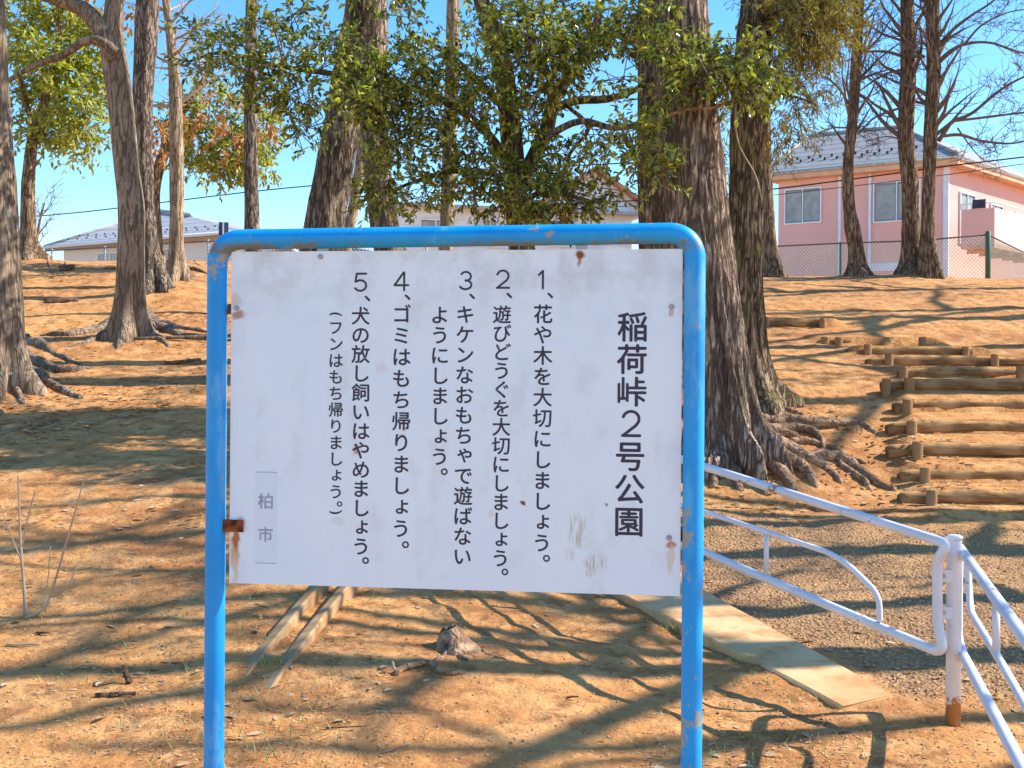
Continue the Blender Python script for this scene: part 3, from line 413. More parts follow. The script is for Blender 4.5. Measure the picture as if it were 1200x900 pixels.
g = G('sign ink'); M_INK = g.done(g.mix(g.ramp(g.noise(45, 5, .7), .60, .72, 0, .55), g.mix(g.noise(6, 3), (.028, .024, .05), (.06, .055, .085)), (.20, .21, .25)), .5, None, .3)
M_INKPALE = plain('faded grey ink', (.36, .39, .47), .6, .1, 60)

# frame: one bent pipe
pr = .0275
xl_ = (onb(255, 330)[0] + onb(251, 800)[0]) / 2; xr_ = (onb(814, 330)[0] + onb(811, 800)[0]) / 2
ztl = onb(300, 280.5)[1]; ztr = onb(770, 273.5)[1]; rc = .064
path = []
zg_l = float(gh(*lp(xl_, 0)[:2])) - BC[2] - .3; zg_r = float(gh(*lp(xr_, 0)[:2])) - BC[2] - .3
for z in np.linspace(zg_l, ztl - rc, 22)[:-1]: path.append((xl_ , z))
for a in np.linspace(math.pi, math.pi / 2, 12): path.append((xl_ + rc + rc * math.cos(a), ztl - rc + rc * math.sin(a)))
for t in np.linspace(0, 1, 16)[1:-1]: path.append((xl_ + rc + (xr_ - xl_ - 2 * rc) * t, ztl + (ztr - ztl) * t))
for a in np.linspace(math.pi / 2, 0, 12): path.append((xr_ - rc + rc * math.cos(a), ztr - rc + rc * math.sin(a)))
for z in np.linspace(ztr - rc, zg_r, 22)[1:]: path.append((xr_, z))
mb = MB(); mb.tube([lp(x, z, 0) for x, z in path], pr, 28); part(mb, 'frame', M_BLUE, SG)

# board with its stains
g = G('white board'); v = g.co()
objc = g.n('TexCoord').outputs['Object']
wn = g.n('TexNoise'); wn.inputs['Scale'].default_value = 26; wn.inputs['Detail'].default_value = 5; g.set(wn.inputs['Vector'], objc)
wv = g.n('VectorMath'); wv.operation = 'MULTIPLY_ADD'; g.set(wv.inputs[0], wn.outputs['Color']); wv.inputs[1].default_value = (.03, .03, .03); g.set(wv.inputs[2], objc)
warp = wv.outputs[0]
c = g.mix(g.ramp(g.noise(2.6, 5, .6), .35, .7), (.75, .86, .93), (.81, .90, .95))
c = g.mix(g.ramp(g.noise(9, 5, .65, g.co((1, 1, .55))), .50, .72, 0, .35), c, (.56, .60, .60))
c = g.mix(g.ramp(g.noise(120, 3, .7), .735, .77, 0, .6), c, (.22, .17, .13))
# grey grime near the upper edge
sp = g.n('SeparateXYZ'); g.set(sp.inputs[0], objc)
c = g.mix(g.math('MULTIPLY', g.ramp(sp.outputs[2], BH * .18, BH * .5), g.ramp(g.noise(7, 5, .7), .42, .7, 0, .6)), c, (.50, .52, .50))
def stain(c, u, v_, ru, rv, col, strength=1., grain=None, soft=.4):
    x, z = onb(u, v_); sc = 1400 / 3.2
    sb = g.n('VectorMath'); sb.operation = 'SUBTRACT'; g.set(sb.inputs[0], warp); sb.inputs[1].default_value = (x + .015, .015, z + .015)
    ml = g.n('VectorMath'); ml.operation = 'MULTIPLY'; g.set(ml.inputs[0], sb.outputs[0]); ml.inputs[1].default_value = (sc / ru, 0, sc / rv)
    ln = g.n('VectorMath'); ln.operation = 'LENGTH'; g.set(ln.inputs[0], ml.outputs[0])
    f = g.ramp(ln.outputs['Value'], 1.0, soft, 0, strength)
    if grain: f = g.math('MULTIPLY', f, g.ramp(g.noise(grain[0], 4, .6, g.co(grain[1])), .40, .62))
    return g.mix(f, c, col)
RU = (.40, .12, .03)
for args in [(276, 645, 8, 30, (.62, .38, .20), .9), (277, 632, 5, 18, RU, .95), (276, 668, 5, 24, (.72, .55, .36), .8), (283, 611, 9, 9, RU, .55),
             (279, 370, 11, 7, RU, .8), (277, 352, 10, 13, (.60, .42, .28), .5), (679, 306, 3, 9, RU, .8), (679, 300, 6, 6, (.30, .09, .03), .8), (786, 366, 4, 7, RU, .5),
             (786, 638, 9, 5, RU, .9), (786, 655, 6, 24, (.66, .60, .48), .8), (418, 527, 8, 9, (.36, .11, .03), .85, (60, (1, 1, 1))), (471, 511, 4, 3, RU, .8), (614, 589, 4, 4, (.20, .04, .015), 1.), (712, 590, 2.5, 2.5, RU, .9),
             (574, 601, 5, 7, (.66, .52, .44), .4), (449, 430, 9, 8, (.66, .58, .54), .35), (396, 611, 12, 7, (.62, .56, .50), .35),
             (676, 622, 13, 26, (.50, .47, .38), .75, (30, (5, 1, .5))), (668, 650, 7, 13, (.50, .47, .38), .7, (30, (5, 1, .5))), (697, 658, 17, 12, (.46, .43, .34), .85, (34, (5, 1, .6))), (692, 670, 7, 12, (.54, .46, .32), .7, (30, (4, 1, .6)))]:
    c = stain(c, *args)
M_BOARD = g.done(c, .38, g.bump(g.noise(5, 4), .12, .004), .45)
b = MB()
nxs, nzs = 25, 19
LX = np.linspace(-BW / 2, BW / 2, nxs); LZ = np.linspace(-BH / 2, BH / 2, nzs)
def brd(n0):
    V = []
    for z in LZ:
        for x in LX:
            t = (x / BW + .5)
            zz = z + (.5 - (z / BH + .5)) * 0
            V.append((x, -n0, zz))
    return np.array(V)
i, j = np.meshgrid(np.arange(nzs - 1), np.arange(nxs - 1), indexing='ij')
fr = np.stack([i * nxs + j, i * nxs + j + 1, (i + 1) * nxs + j + 1, (i + 1) * nxs + j], -1).reshape(-1, 4)
th = .0035
b.add(brd(th), fr); b.add(brd(-th), fr[:, ::-1])
N0 = nxs * nzs
ring = [k for k in range(nxs)] + [(r + 1) * nxs - 1 for r in range(1, nzs)] + [nzs * nxs - 1 - k for k in range(1, nxs)] + [(nzs - 1 - r) * nxs for r in range(1, nzs)]
ring = ring[:-1] if ring[-1] == ring[0] else ring
b.F.append(np.array([[ring[k], N0 + ring[k], N0 + ring[(k + 1) % len(ring)], ring[(k + 1) % len(ring)]] for k in range(len(ring))]))
board = b.obj('board', M_BOARD, None, False, np.zeros(3)); board.parent = SG
ang = math.atan2(EX[1], EX[0]); board.location = tuple(BC - np.array(parent_base(SG))); board.rotation_euler = (0, 0, ang)

# lettering: every line is a flat print on the board
def glyph_loops(ch):
    s = GLY[ch]; return [np.array([(int(q[k:k + 3]), int(q[k + 3:k + 6])) for k in range(0, len(q), 6)]) / 999. - np.array([0, .12]) for q in s.split(' ')]
def stroke_poly(pts, w):                               # round-ended stroke outline
    P = catmull(np.array([(a, b_, 0) for a, b_ in pts], float), .03)[:, :2] if len(pts) > 2 else np.array(pts, float)
    T = np.gradient(P, axis=0); T /= np.linalg.norm(T, axis=1)[:, None]; N = np.stack([-T[:, 1], T[:, 0]], -1) * w / 2
    a0 = math.atan2(N[-1][1], N[-1][0]); e = [P[-1] + w / 2 * np.array([math.cos(a0 - t), math.sin(a0 - t)]) for t in np.linspace(0, math.pi, 7)[1:-1]]
    a1 = math.atan2(-N[0][1], -N[0][0]); s_ = [P[0] + w / 2 * np.array([math.cos(a1 - t), math.sin(a1 - t)]) for t in np.linspace(0, math.pi, 7)[1:-1]]
    return np.vstack([P + N, e, (P - N)[::-1], s_])
def arc(cx, cy, rx, ry, a0, a1, n=9): return [(cx + rx * math.cos(math.radians(a)), cy + ry * math.sin(math.radians(a))) for a in np.linspace(a0, a1, n)]
DIG = {'1': [[(.28, .76), (.55, .97)], [(.55, .97), (.55, .04)]],
       '2': [arc(.5, .68, .38, .29, 165, -20) + [(.74, .44), (.12, .05)], [(.10, .05), (.92, .05)]],
       '3': [arc(.48, .73, .34, .24, 150, -90), arc(.46, .28, .40, .24, 90, -155)],
       '4': [[(.66, .98), (.06, .30)], [(.06, .30), (.97, .30)], [(.70, .97), (.70, .03)]],
       '5': [[(.86, .96), (.24, .96)], [(.24, .96), (.16, .54)], arc(.48, .33, .40, .29, 132, -150)]}
def letters(items, name, mat, label=None, n=.0005):
    cu = bpy.data.curves.new(name, 'CURVE'); cu.dimensions = '2D'; cu.fill_mode = 'FRONT'
    mb = MB(); dg = []
    def addl(P):
        sp_ = cu.splines.new('POLY'); sp_.points.add(len(P) - 1); sp_.use_cyclic_u = True
        sp_.points.foreach_set('co', np.hstack([P, np.zeros((len(P), 1)), np.ones((len(P), 1))]).ravel())
    for ch, u, v_, sz, mode in items:
        p = onb(u, v_); x1 = onb(u + sz / 2, v_); x0 = onb(u - sz / 2, v_); s_ = x1[0] - x0[0]; sv = onb(u, v_ - sz / 2)[1] - onb(u, v_ + sz / 2)[1]
        if ch in DIG:
            if ch == '2' and mode == 't': W_ = .105
            else: W_ = .105
            w_, h_ = s_ * .80, sv
            for st_ in DIG[ch]:
                P = np.array(st_) * (w_, h_)
                P = stroke_poly([tuple(q_) for q_ in P], sv * W_ * 1.06 if len(st_) < 3 else sv * W_ * 1.06)
                dg.append(P - (w_ / 2, h_ / 2) + p)
            continue
        L = glyph_loops(ch); A = np.vstack(L); mn, mx = A.min(0), A.max(0); cc = (mn + mx) / 2 if mode in 'bp' else np.array([.5, .38])
        for l in L:
            q_ = l - cc
            if mode == 'p': q_ = np.stack([q_[:, 1], -q_[:, 0]], -1)
            if mode == 'P': pass
            addl(q_ * (s_, sv) + p)
    if cu.splines:
        tmp = bpy.data.objects.new('t', cu); SC.collection.objects.link(tmp)
        dgp = bpy.context.evaluated_depsgraph_get(); me = bpy.data.meshes.new_from_object(tmp.evaluated_get(dgp))
        V = np.array([v2.co[:] for v2 in me.vertices]); me.calc_loop_triangles(); T3 = np.array([t.vertices[:] for t in me.loop_triangles])
        bpy.data.objects.remove(tmp); bpy.data.meshes.remove(me)
        mb.add(np.stack([V[:, 0], np.full(len(V), -th - n), V[:, 1]], -1), T3)
    from mathutils.geometry import tessellate_polygon
    for kk, P in enumerate(dg):
        T3 = tessellate_polygon([[Vector((a, b_, 0)) for a, b_ in P]])
        mb.add(np.stack([P[:, 0], np.full(len(P), -th - n - .00006 * (kk % 5)), P[:, 1]], -1), [list(t) for t in T3])
    o = mb.obj(name, mat, board, False, np.zeros(3))
    if label: o['label'] = label
    return o
def column(s, x0, x1, y0, pitch, size, dots=None, lead=None):
    it = []; n_ = len(s)
    for k, ch in enumerate(s):
        y = y0 + pitch * k; x = x0 + (x1 - x0) * k / max(1, n_ - 1)
        if ch in 'ょゃ': it.append((ch, x + size * .05, y, size, 'b'))
        elif ch == '。': it.append((ch, x + size * .24, y - size * .26, size * 1.08, 'b'))
        elif ch == '(': it.append((ch, x, y, size * .85, 'p'))
        else: it.append((ch, x, y, size, 'e'))
    return it
def num(d, x, y, cx, cy, sz=22): return [(d, x, y, sz, 'd'), ('、', cx, cy, sz * 1.05, 'b')]
letters(column('稲荷峠', 741.5, 740, 383, 38, 37) + [('2', 739.5, 496.5, 31, 't')] + column('号公園', 738.5, 737, 534.5, 38.2, 37), 'lettering', M_INK, 'large park name written down the right side')
letters(num('1', 635.5, 328, 645, 346.5) + column('花や木を大切にしましょう。', 636.5, 635, 368, 24.35, 23.3), 'lettering', M_INK, 'first rule')
letters(num('2', 589.5, 327.5, 597, 346.5) + column('遊びどうぐを大切にしましょう。', 588.5, 586.5, 368.5, 21.95, 22.4), 'lettering', M_INK, 'second rule')
letters(num('3', 546.5, 329, 553.5, 347.5) + column('キケンなおもちゃで遊ばない', 545.5, 542, 368.5, 23.6, 22.8), 'lettering', M_INK, 'third rule')
letters(column('ようにしましょう。', 515.8, 515.5, 369, 23.7, 22.8), 'lettering', M_INK, 'continuation of the third rule')
letters(num('4', 470.5, 330, 478, 348.5) + column('ゴミはもち帰りましょう。', 471, 470, 368, 25.1, 23.2), 'lettering', M_INK, 'fourth rule')
letters(num('5', 423, 331, 431, 350) + column('犬の放し飼いはやめましょう。', 423, 423.5, 370, 22.5, 22.4), 'lettering', M_INK, 'fifth rule')
par = column('フンはもち帰りましょう。', 394, 394, 384, 19.2, 18.2) + [('(', 394, 368.5, 18.2, 'p')]
letters(par, 'lettering', M_INK, 'small bracketed line beside the fifth rule')
def close_par():
    p = onb(394, 600); s_ = onb(403, 600)[0] - onb(385, 600)[0]; A = glyph_loops('(')[0]; cc = (A.min(0) + A.max(0)) / 2; q_ = A - cc
    q_ = np.stack([q_[:, 1], q_[:, 0]], -1) * s_ + p; from mathutils.geometry import tessellate_polygon
    mb = MB(); T3 = tessellate_polygon([[Vector((a, b_, 0)) for a, b_ in q_]]); mb.add(np.stack([q_[:, 0], np.full(len(q_), -th - .0005), q_[:, 1]], -1), [list(t) for t in T3]); mb.obj('bracket_mark', M_INK, board, False, np.zeros(3))
close_par()
# pale sticker strip with faded lettering
a0, a1 = onb(300, 553), onb(324.5, 660)
st = MB(); st.box(((a0[0] + a1[0]) / 2, -th - .0004, (a0[1] + a1[1]) / 2), (a1[0] - a0[0], .0008, a0[1] - a1[1]))
g = G('pale sticker'); sk = st.obj('sticker', g.done(g.mix(g.noise(14, 4), (.70, .80, .87), (.75, .84, .90)), .5, None, .4), board, False, np.zeros(3))
sk['label'] = 'faded narrow sticker low on the left'
for zz_ in (a0[1], a1[1]):
    bd = MB(); bd.box(((a0[0] + a1[0]) / 2, -th - .001, zz_), (a1[0] - a0[0], .0006, .0016)); bd.obj('sticker_edge', M_INKPALE, board, False, np.zeros(3))
letters([('柏', 311.7, 587, 19.5, 'b')], 'lettering', M_INKPALE, 'faded grey upper character on the sticker', .0013); letters([('市', 311.7, 626, 18.5, 'b')], 'lettering', M_INKPALE, 'faded grey lower character on the sticker', .0013)

# brackets and bolts
def bolt(u, v_, r=.0075, mat=None):
    p = onb(u, v_); mb = MB(); c0 = lp(p[0], p[1], th + .0005)
    mb.tube([c0, c0 + EN * .0018], [r * 1.25] * 2, 14); mb.tube([c0 + EN * .0019, c0 + EN * .0055, c0 + EN * .0072], [r * .8, r * .75, r * .35], 12)
    part(mb, 'bolt', mat or M_GALV, SG, False)
for (u, v_, m_) in [(278, 361, None), (376, 301, None), (679.5, 299, M_RUST), (787, 359.5, None), (784, 630, None)]: bolt(u, v_, .0062, m_)
def bracket(u0, u1, v0, v1, mat, n0=-.018, n1=-.0045):
    a, b_ = onb(u0, v1), onb(u1, v0); mb = MB(); c0 = lp((a[0] + b_[0]) / 2, (a[1] + b_[1]) / 2, (n0 + n1) / 2)
    mb.box(c0, (abs(b_[0] - a[0]), n1 - n0, abs(b_[1] - a[1])), [EX, EN, (0, 0, 1)]); part(mb, 'bracket', mat, SG, False)
bracket(262, 283, 356, 368, M_RUST, -.010, -.0045); bracket(262, 286, 609, 622.5, M_RUST, -.012, .012); bracket(371, 381, 283, 312, M_GALV); bracket(675, 688, 281, 310, M_GALV)
bracket(786, 806, 352, 368, M_GALV); bracket(780, 806, 618, 634.5, M_RUST); 

# ================================================================= BARRIERS
def smoothpath(pts, r, n=7):                            # polyline with rounded corners of radius r
    P = [np.array(p, float) for p in pts]; out = [P[0]]
    for k in range(1, len(P) - 1):
        a = P[k - 1] - P[k]; b_ = P[k + 1] - P[k]; la, lb = np.linalg.norm(a), np.linalg.norm(b_); rr = min(r if np.isscalar(r) else r[k], la * .49, lb * .49)
        s0, s1 = P[k] + a / la * rr, P[k] + b_ / lb * rr
        for t in np.linspace(0, 1, n): out.append((1 - t) ** 2 * s0 + 2 * t * (1 - t) * P[k] + t * t * s1)
    out.append(P[-1]); return out
PB = hit(1120, 846); PB[0] = (1120 - 600) / F * 5.02; PB[1] = 5.02; PB[2] = float(gh(PB[0], PB[1]))
PT = at(1118.5, 632, 5.02); HT = PT[2]
GP = thing('barrier_post', 'short white barrier post with an orange rusted foot', 'post', PB)
mb = MB(); mb.tube([(PT[0], 5.02, PB[2] - .3), (PT[0], 5.02, HT - .01), (PT[0], 5.02, HT)], [.0305] * 3, 22); part(mb, 'pipe', M_WHITE, GP)
mb = MB(); mb.tube([(PT[0], 5.02, HT + .0005), (PT[0], 5.02, HT + .012), (PT[0], 5.02, HT + .018)], [.034, .034, .026], 22); part(mb, 'cap', M_WHITE, GP)
def plane_pt(u, v_, o, d):                              # pixel ray -> vertical plane through o along horizontal d
    nrm = np.array([d[1], -d[0], 0.]); ray = pix(u, v_, 1.) - CAM; return CAM + ray * (((o - CAM) @ nrm) / (ray @ nrm))
# left, open arm
HO = at(1098, 690, 5.0); dirL = np.array([-.60, 1.0, 0]); dirL /= np.linalg.norm(dirL)
A = lambda u, v_: plane_pt(u, v_, HO, dirL)
base = np.array([HO[0], HO[1], float(gh(HO[0], HO[1]))])
GL = thing('swing_gate', 'white tubular swing barrier reaching back behind the notice board', 'gate', base)
tl, tr_ = A(826, 547), A(1062, 622); dtop = (tl - tr_); far_t = tr_ + dtop * 1.75
bl, br = A(826, 648), A(1050, 743); dbot = (bl - br); far_b = br + dbot * 1.75
far_b = far_t + np.array([0, 0, -.44]) 
fr_ = smoothpath([tr_ + (tl - tr_) * .9, tr_ - (tl - tr_) * .13, A(1099, 690), br - (bl - br) * .18, br + (bl - br) * .2], [0, .14, .14, .13, 0], 9)
outl = smoothpath([br + (bl - br) * .3, br - (bl - br) * .20, A(1098.5, 730), A(1098.5, 655), tr_ - (tl - tr_) * .165, tr_ + (tl - tr_) * .3, far_t - dtop * .0, far_b, br + (bl - br) * .3], [0, .14, .05, .05, .14, .0001, .15, .15, 0], 9)
mb = MB(); mb.tube(outl, .0215, 18, False); part(mb, 'frame_pipe', M_WHITE, GL)
i1, i2, i3, i4 = A(826, 600), A(985, 652), A(1030, 700), A(1031, 727)
far_m = far_t * .52 + far_b * .48
inn = smoothpath([i4, i3 + (0, 0, .01), i2, i1, i1 + (i1 - i2) * 1.3, far_m], [0, .12, .16, .01, .01, 0], 9)
mb = MB(); mb.tube(inn, .0135, 14, False); part(mb, 'inner_rail', M_WHITE, GL)
for u, v0, v1 in ((898, 625, 676), ):
    mb = MB(); mb.cyl(A(u, v0), A(u, v1), .0125, 12); part(mb, 'spindle', M_WHITE, GL)
mA, mB_ = A(898, 625), A(898, 676); off = (tl - tr_) * .85
mb = MB(); mb.cyl(mA + off, mB_ + off, .0125, 12); part(mb, 'spindle', M_WHITE, GL)
for v_ in (675, 718):
    h_ = at(1107, v_, 5.0); mb = MB(); mb.box(h_, (.065, .012, .05)); q_ = part(mb, 'hinge', M_WHITE, GL, False)
    mb = MB(); mb.tube([h_ + (-.008, -.006, 0), h_ + (-.008, -.014, 0)], [.011, .009], 10); part(mb, 'hinge_bolt', M_GALV, GL, False)
# right arm, coming towards the viewer
dirR = np.array([-.27, -1.0, 0]); dirR /= np.linalg.norm(dirR); HO2 = np.array([PT[0] + .035, 5.0, 0])
Bf = lambda u, v_: plane_pt(u, v_, HO2, dirR)
GR_ = thing('fixed_barrier', 'white tubular barrier running from the rusty post to the right edge', 'barrier', np.array([HO2[0], HO2[1], float(gh(HO2[0], HO2[1]))]))
ta, tb = Bf(1124, 641), Bf(1200, 747); ba, bb_ = Bf(1123, 757), Bf(1197, 897)
ta = ta.copy(); far_tb = tb + (tb - ta) * .45; far_bb = bb_ + (bb_ - ba) * .40; far_bb = np.array([far_tb[0], far_tb[1], far_bb[2]])
mb = MB(); mb.tube(smoothpath([(far_tb + far_bb) / 2, far_tb, ta, Bf(1122.5, 690), Bf(1122.5, 748), ba + (bb_ - ba) * .12, far_bb, (far_tb + far_bb) / 2], [0, .1, .04, .02, .05, .05, .1, 0], 8), .0205, 18, False); part(mb, 'frame_pipe', M_WHITE, GR_)
m0, m1, m2, m3 = Bf(1134, 660), Bf(1137, 716), Bf(1167, 766), Bf(1200, 824)
mb = MB(); mb.tube(smoothpath([m0, m1, m2, m3, m3 + (m3 - m2) * .8], [0, .09, .01, .01, 0], 8), .0135, 14, False); part(mb, 'inner_rail', M_WHITE, GR_)
mb = MB(); mb.cyl(Bf(1167, 703), Bf(1167.5, 766), .0130, 12); part(mb, 'spindle', M_WHITE, GR_)

# ================================================================= CONCRETE EDGINGS
def conc(name, a, b_, c_):
    g = G(name); c = g.mix(g.ramp(g.noise(2.2, 5, .6), .35, .68), a, b_); c = g.mix(g.ramp(g.noise(5, 6, .72), .47, .62, 0, .85), c, c_)
    c = g.mix(g.ramp(g.noise(70, 3), .62, .72, 0, .4), c, tuple(x * .6 for x in a))
    return g.done(c, .92, g.bump(g.noise(45, 5, .7), .45, .006), .15)
M_CONC = conc('path concrete', (.60, .37, .17), (.74, .49, .25), (.54, .27, .11))
M_CONCW = conc('gutter concrete', (.40, .24, .12), (.54, .35, .18), (.42, .20, .08))
nl, nr = hit(985, 833), hit(1048, 819); fl, fr2 = hit(716, 699), hit(825, 703)
dl, dr_ = fl - nl, fr2 - nr
def strip(nl, nr, fl, fr_, lift, n=26, ext=1.3, mat=None, thick=.3, name='x', par=None, lbl=None, k0=0.0):
    mb = MB(); L = []; R_ = []
    tt_ = np.linspace(0, ext, n); zz_ = [max(float(gh(*(nl + (fl - nl) * t)[:2])), float(gh(*(nr + (fr_ - nr) * t)[:2]))) for t in tt_]; pz_ = np.polyfit(tt_, zz_, 3)
    for t in tt_:
        a = nl + (fl - nl) * t; b_ = nr + (fr_ - nr) * t
        zt = float(np.polyval(pz_, t)) + lift(t) + .003 * vnoise(t * 7, 3.)
        L.append((a[0] + .004 * vnoise(t * 7, 1.), a[1], zt)); R_.append((b_[0] + .004 * vnoise(t * 7, 5.), b_[1], zt + .012))
    L, R_ = np.array(L), np.array(R_); V = []
    for k in range(n):
        V += [L[k] - (0, 0, thick), L[k] - (0, 0, .008), L[k] + (.012, 0, 0), R_[k] - (.012, 0, 0), R_[k] - (0, 0, .008), R_[k] - (0, 0, thick)]
    fs = [[k * 6 + m, k * 6 + m + 1, (k + 1) * 6 + m + 1, (k + 1) * 6 + m] for k in range(n - 1) for m in range(5)] + [[0, 5, 4, 1], [1, 4, 3, 2], [(n - 1) * 6 + x for x in (1, 4, 5, 0)], [(n - 1) * 6 + x for x in (2, 3, 4, 1)]]
    mb.add(V, fs); return mb.obj(name, mat, par, False, None if par is None else np.array(parent_base(par)))
CE = strip(nl, nr, fl, fr2, lambda t: .004 + .045 * min(1, t * 1.5), mat=M_CONC, name='path_edging')
CE['label'] = 'broad pale concrete strip edging the gravel path behind the sign'; CE['category'] = 'kerb'
GU = thing('drain_channel', 'half buried concrete gutter of two thin parallel walls below the board', 'gutter', hit(300, 780))
for (n_, f_) in (((272, 795), (380, 683)), ((297, 812), (411, 683))):
    a = hit(*n_); b_ = hit(*f_); d = (b_ - a); d[2] = 0; d /= np.linalg.norm(d); nn = np.array([d[1], -d[0], 0]) * .07
    w_ = strip(a, a + nn, b_, b_ + nn, lambda t: -.014 + .075 * min(1, t * 1.3), mat=M_CONCW, name='gutter_wall', par=GU, thick=.25, ext=1.25)
    for v3 in ():
        pass

# ================================================================= LOG STEPS
g = G('log wood'); v = g.co((1.2, 9, 9)); c = g.mix(g.ramp(g.noise(3, 6, .65, v), .35, .68), (.15, .080, .036), (.37, .205, .09)); c = g.mix(g.ramp(g.noise(3, 4), .5, .7, 0, .5), c, (.58, .36, .17))
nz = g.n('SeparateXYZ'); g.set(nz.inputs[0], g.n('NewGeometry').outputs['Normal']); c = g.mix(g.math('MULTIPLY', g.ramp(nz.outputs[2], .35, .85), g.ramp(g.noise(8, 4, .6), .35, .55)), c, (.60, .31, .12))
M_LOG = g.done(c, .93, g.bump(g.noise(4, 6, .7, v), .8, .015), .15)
g = G('log end grain'); M_LOGE = g.done(g.mix(g.noise(25, 4), (.20, .12, .058), (.44, .28, .14)), .95, g.bump(g.noise(60, 4), .5, .004), .1)
steplab = ['lowest log step at the foot of the hillside stair', 'second log step from the foot of the stair', 'third log step from the bottom of the stair', 'fourth log step from the bottom of the stair',
           'log step at the middle of the stair, sixth above it holding two stakes', 'log step with two stakes side by side at its left end', 'thin log step just above the one with paired stakes', 'log step held by a stake near each end, right of the roots',
           'shorter log step fourth from the top of the slope', 'worn low log step with a mound of soil, second from the top', 'short isolated topmost log between two stakes, near the crest']
steplab[4] = 'fifth log step from the bottom, a single stake at its left end'; steplab[8] = 'short log step third from the top, stakes near both ends'
for k, (v_, Y, ul, ur, pg) in enumerate(STEPS):
    a = np.array([SXL[k], Y + .07, SZ[k] - .072]); b_ = np.array([SXR[k], Y + .07 + .04 * math.sin(k * 2.3), SZ[k] - .072])
    T = thing('log_step', steplab[k], 'step', (a[0], a[1], a[2] - .07), 'log steps up the hillside')
    n = 26; ts_ = np.linspace(0, 1, n); P = a + (b_ - a) * ts_[:, None]
    P[:, 2] += .012 * fbm(ts_ * 5, k * 3.1, 0, 2); P[:, 1] += .02 * fbm(ts_ * 4, k * 2.1, 7, 2)
    mb = MB(); P[:, 2] -= .035 * np.exp(-ts_ * 14); R = .064 * (1 + .20 * fbm(ts_ * 9, k * 1.7, 3, 2)); R[0] *= .85; R[-1] *= .85
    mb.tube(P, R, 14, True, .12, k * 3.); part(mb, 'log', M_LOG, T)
    for m_i, pu in enumerate(pg):
        x = (pu - 600) / F * (Y - .06); zt_ = SZ[k] + random.uniform(-.012, .012); r_ = random.uniform(.044, .055)
        mb = MB(); mb.tube([(x, Y - .06, zt_ - .42), (x + .004, Y - .062, zt_ - .10), (x + .005, Y - .063, zt_ - .012), (x + .005, Y - .063, zt_)], [r_ * 1.02, r_, r_ * .98, r_ * .90], 18, True, .025, k + m_i * 5.)
        part(mb, 'stake', [M_LOGE], T, False)

# ================================================================= TREES
def path3(px, Y):
    out = []
    for q_ in px:
        y = q_[3] if len(q_) > 3 else Y; p = at(q_[0], q_[1], y); out.append((*p, q_[2] / 2 / F * y))
    return np.array(out)
def tree(name, label, px, Y, mat, cat='tree', group=None, seg=28, ds=.09, fur=.05, ff=5., fl=.5, lobes=5, seed=0., top=None, P=None):
    if P is None: P = path3(px, Y)
    P = P.copy(); zb = float(gh(P[0, 0], P[0, 1])); P[0, 2] = zb
    T = thing(name, label, cat, (P[0, 0], P[0, 1], zb), group)
    if top:                                           # carry the trunk on above the frame
        d = P[-1] - P[-2]; L = np.linalg.norm(d[:3]); n_ = max(1, int(top / 1.2))
        for k in range(n_):
            t = (k + 1) / n_; P = np.vstack([P, [*(P[-1, :3] + d[:3] / L * 1.2), P[-1, 3] * .86]])
    r0 = P[0, 3]
    C = catmull(P, ds); C = np.vstack([[C[0, 0], C[0, 1], zb - .25, C[0, 3] * 1.15], C])
    h = np.maximum(C[:, 2] - zb, 0); a = np.linspace(0, 2 * np.pi, seg, endpoint=False)
    lob = .5 + .5 * np.sin(a * lobes + seed + 1.2 * np.sin(a * 2 + seed)); lob = lob ** 1.3
    m = 1 + fl * np.exp(-h / (.8 * r0 + .05))[:, None] * (lob[None] * .9 - .15)
    ca, sa = np.cos(a)[None], np.sin(a)[None]
    n1 = vnoise(ca * ff + seed, sa * ff, h[:, None] * 1.6 + seed); n2 = vnoise(ca * ff * 2.3 + seed, sa * ff * 2.3, h[:, None] * 3.5)
    m = m * (1 + fur * (1 - 2.2 * np.abs(n1)) + fur * .6 * n2 + .05 * vnoise(ca * 1.2 + seed, sa * 1.2, h[:, None] * 1.1))
    mb = MB(); mb.tube(C[:, :3], C[:, 3], seg, True, mult=m); part(mb, 'trunk', mat, T)
    T['_r'] = 0; del T['_r']
    return T, C
def root(T, pts, w0, w1=.35, mat=None, lift=.2, seed=0.):
    """pts: pixels on the ground"""
    P = np.array([hit(*q_) for q_ in pts]); P = catmull(P, .05); n = len(P); t = np.linspace(0, 1, n)
    P[:, 0] += .02 * fbm(t * 6, seed, 0, 2); r = w0 / 2 / F * P[:, 1] * (1 - (1 - w1) * t)
    P[:, 2] = gh(P[:, 0], P[:, 1]) + r * (lift - .5 * t ** 3) + .035 * fbm(t * 7, seed, 4, 2)
    P[-1, 2] -= r[-1] * 1.5
    mb = MB(); mb.tube(P, r, 14, True, .38, seed); part(mb, 'root', mat or M_ROOT, T)
def limb(T, px, Y, mat, k=10, name='branch'):
    P = path3(px, Y); C = catmull(P, .08); mb = MB(); mb.tube(C[:, :3], C[:, 3], k, True, .10, px[0][0]); part(mb, name, mat, T); return C
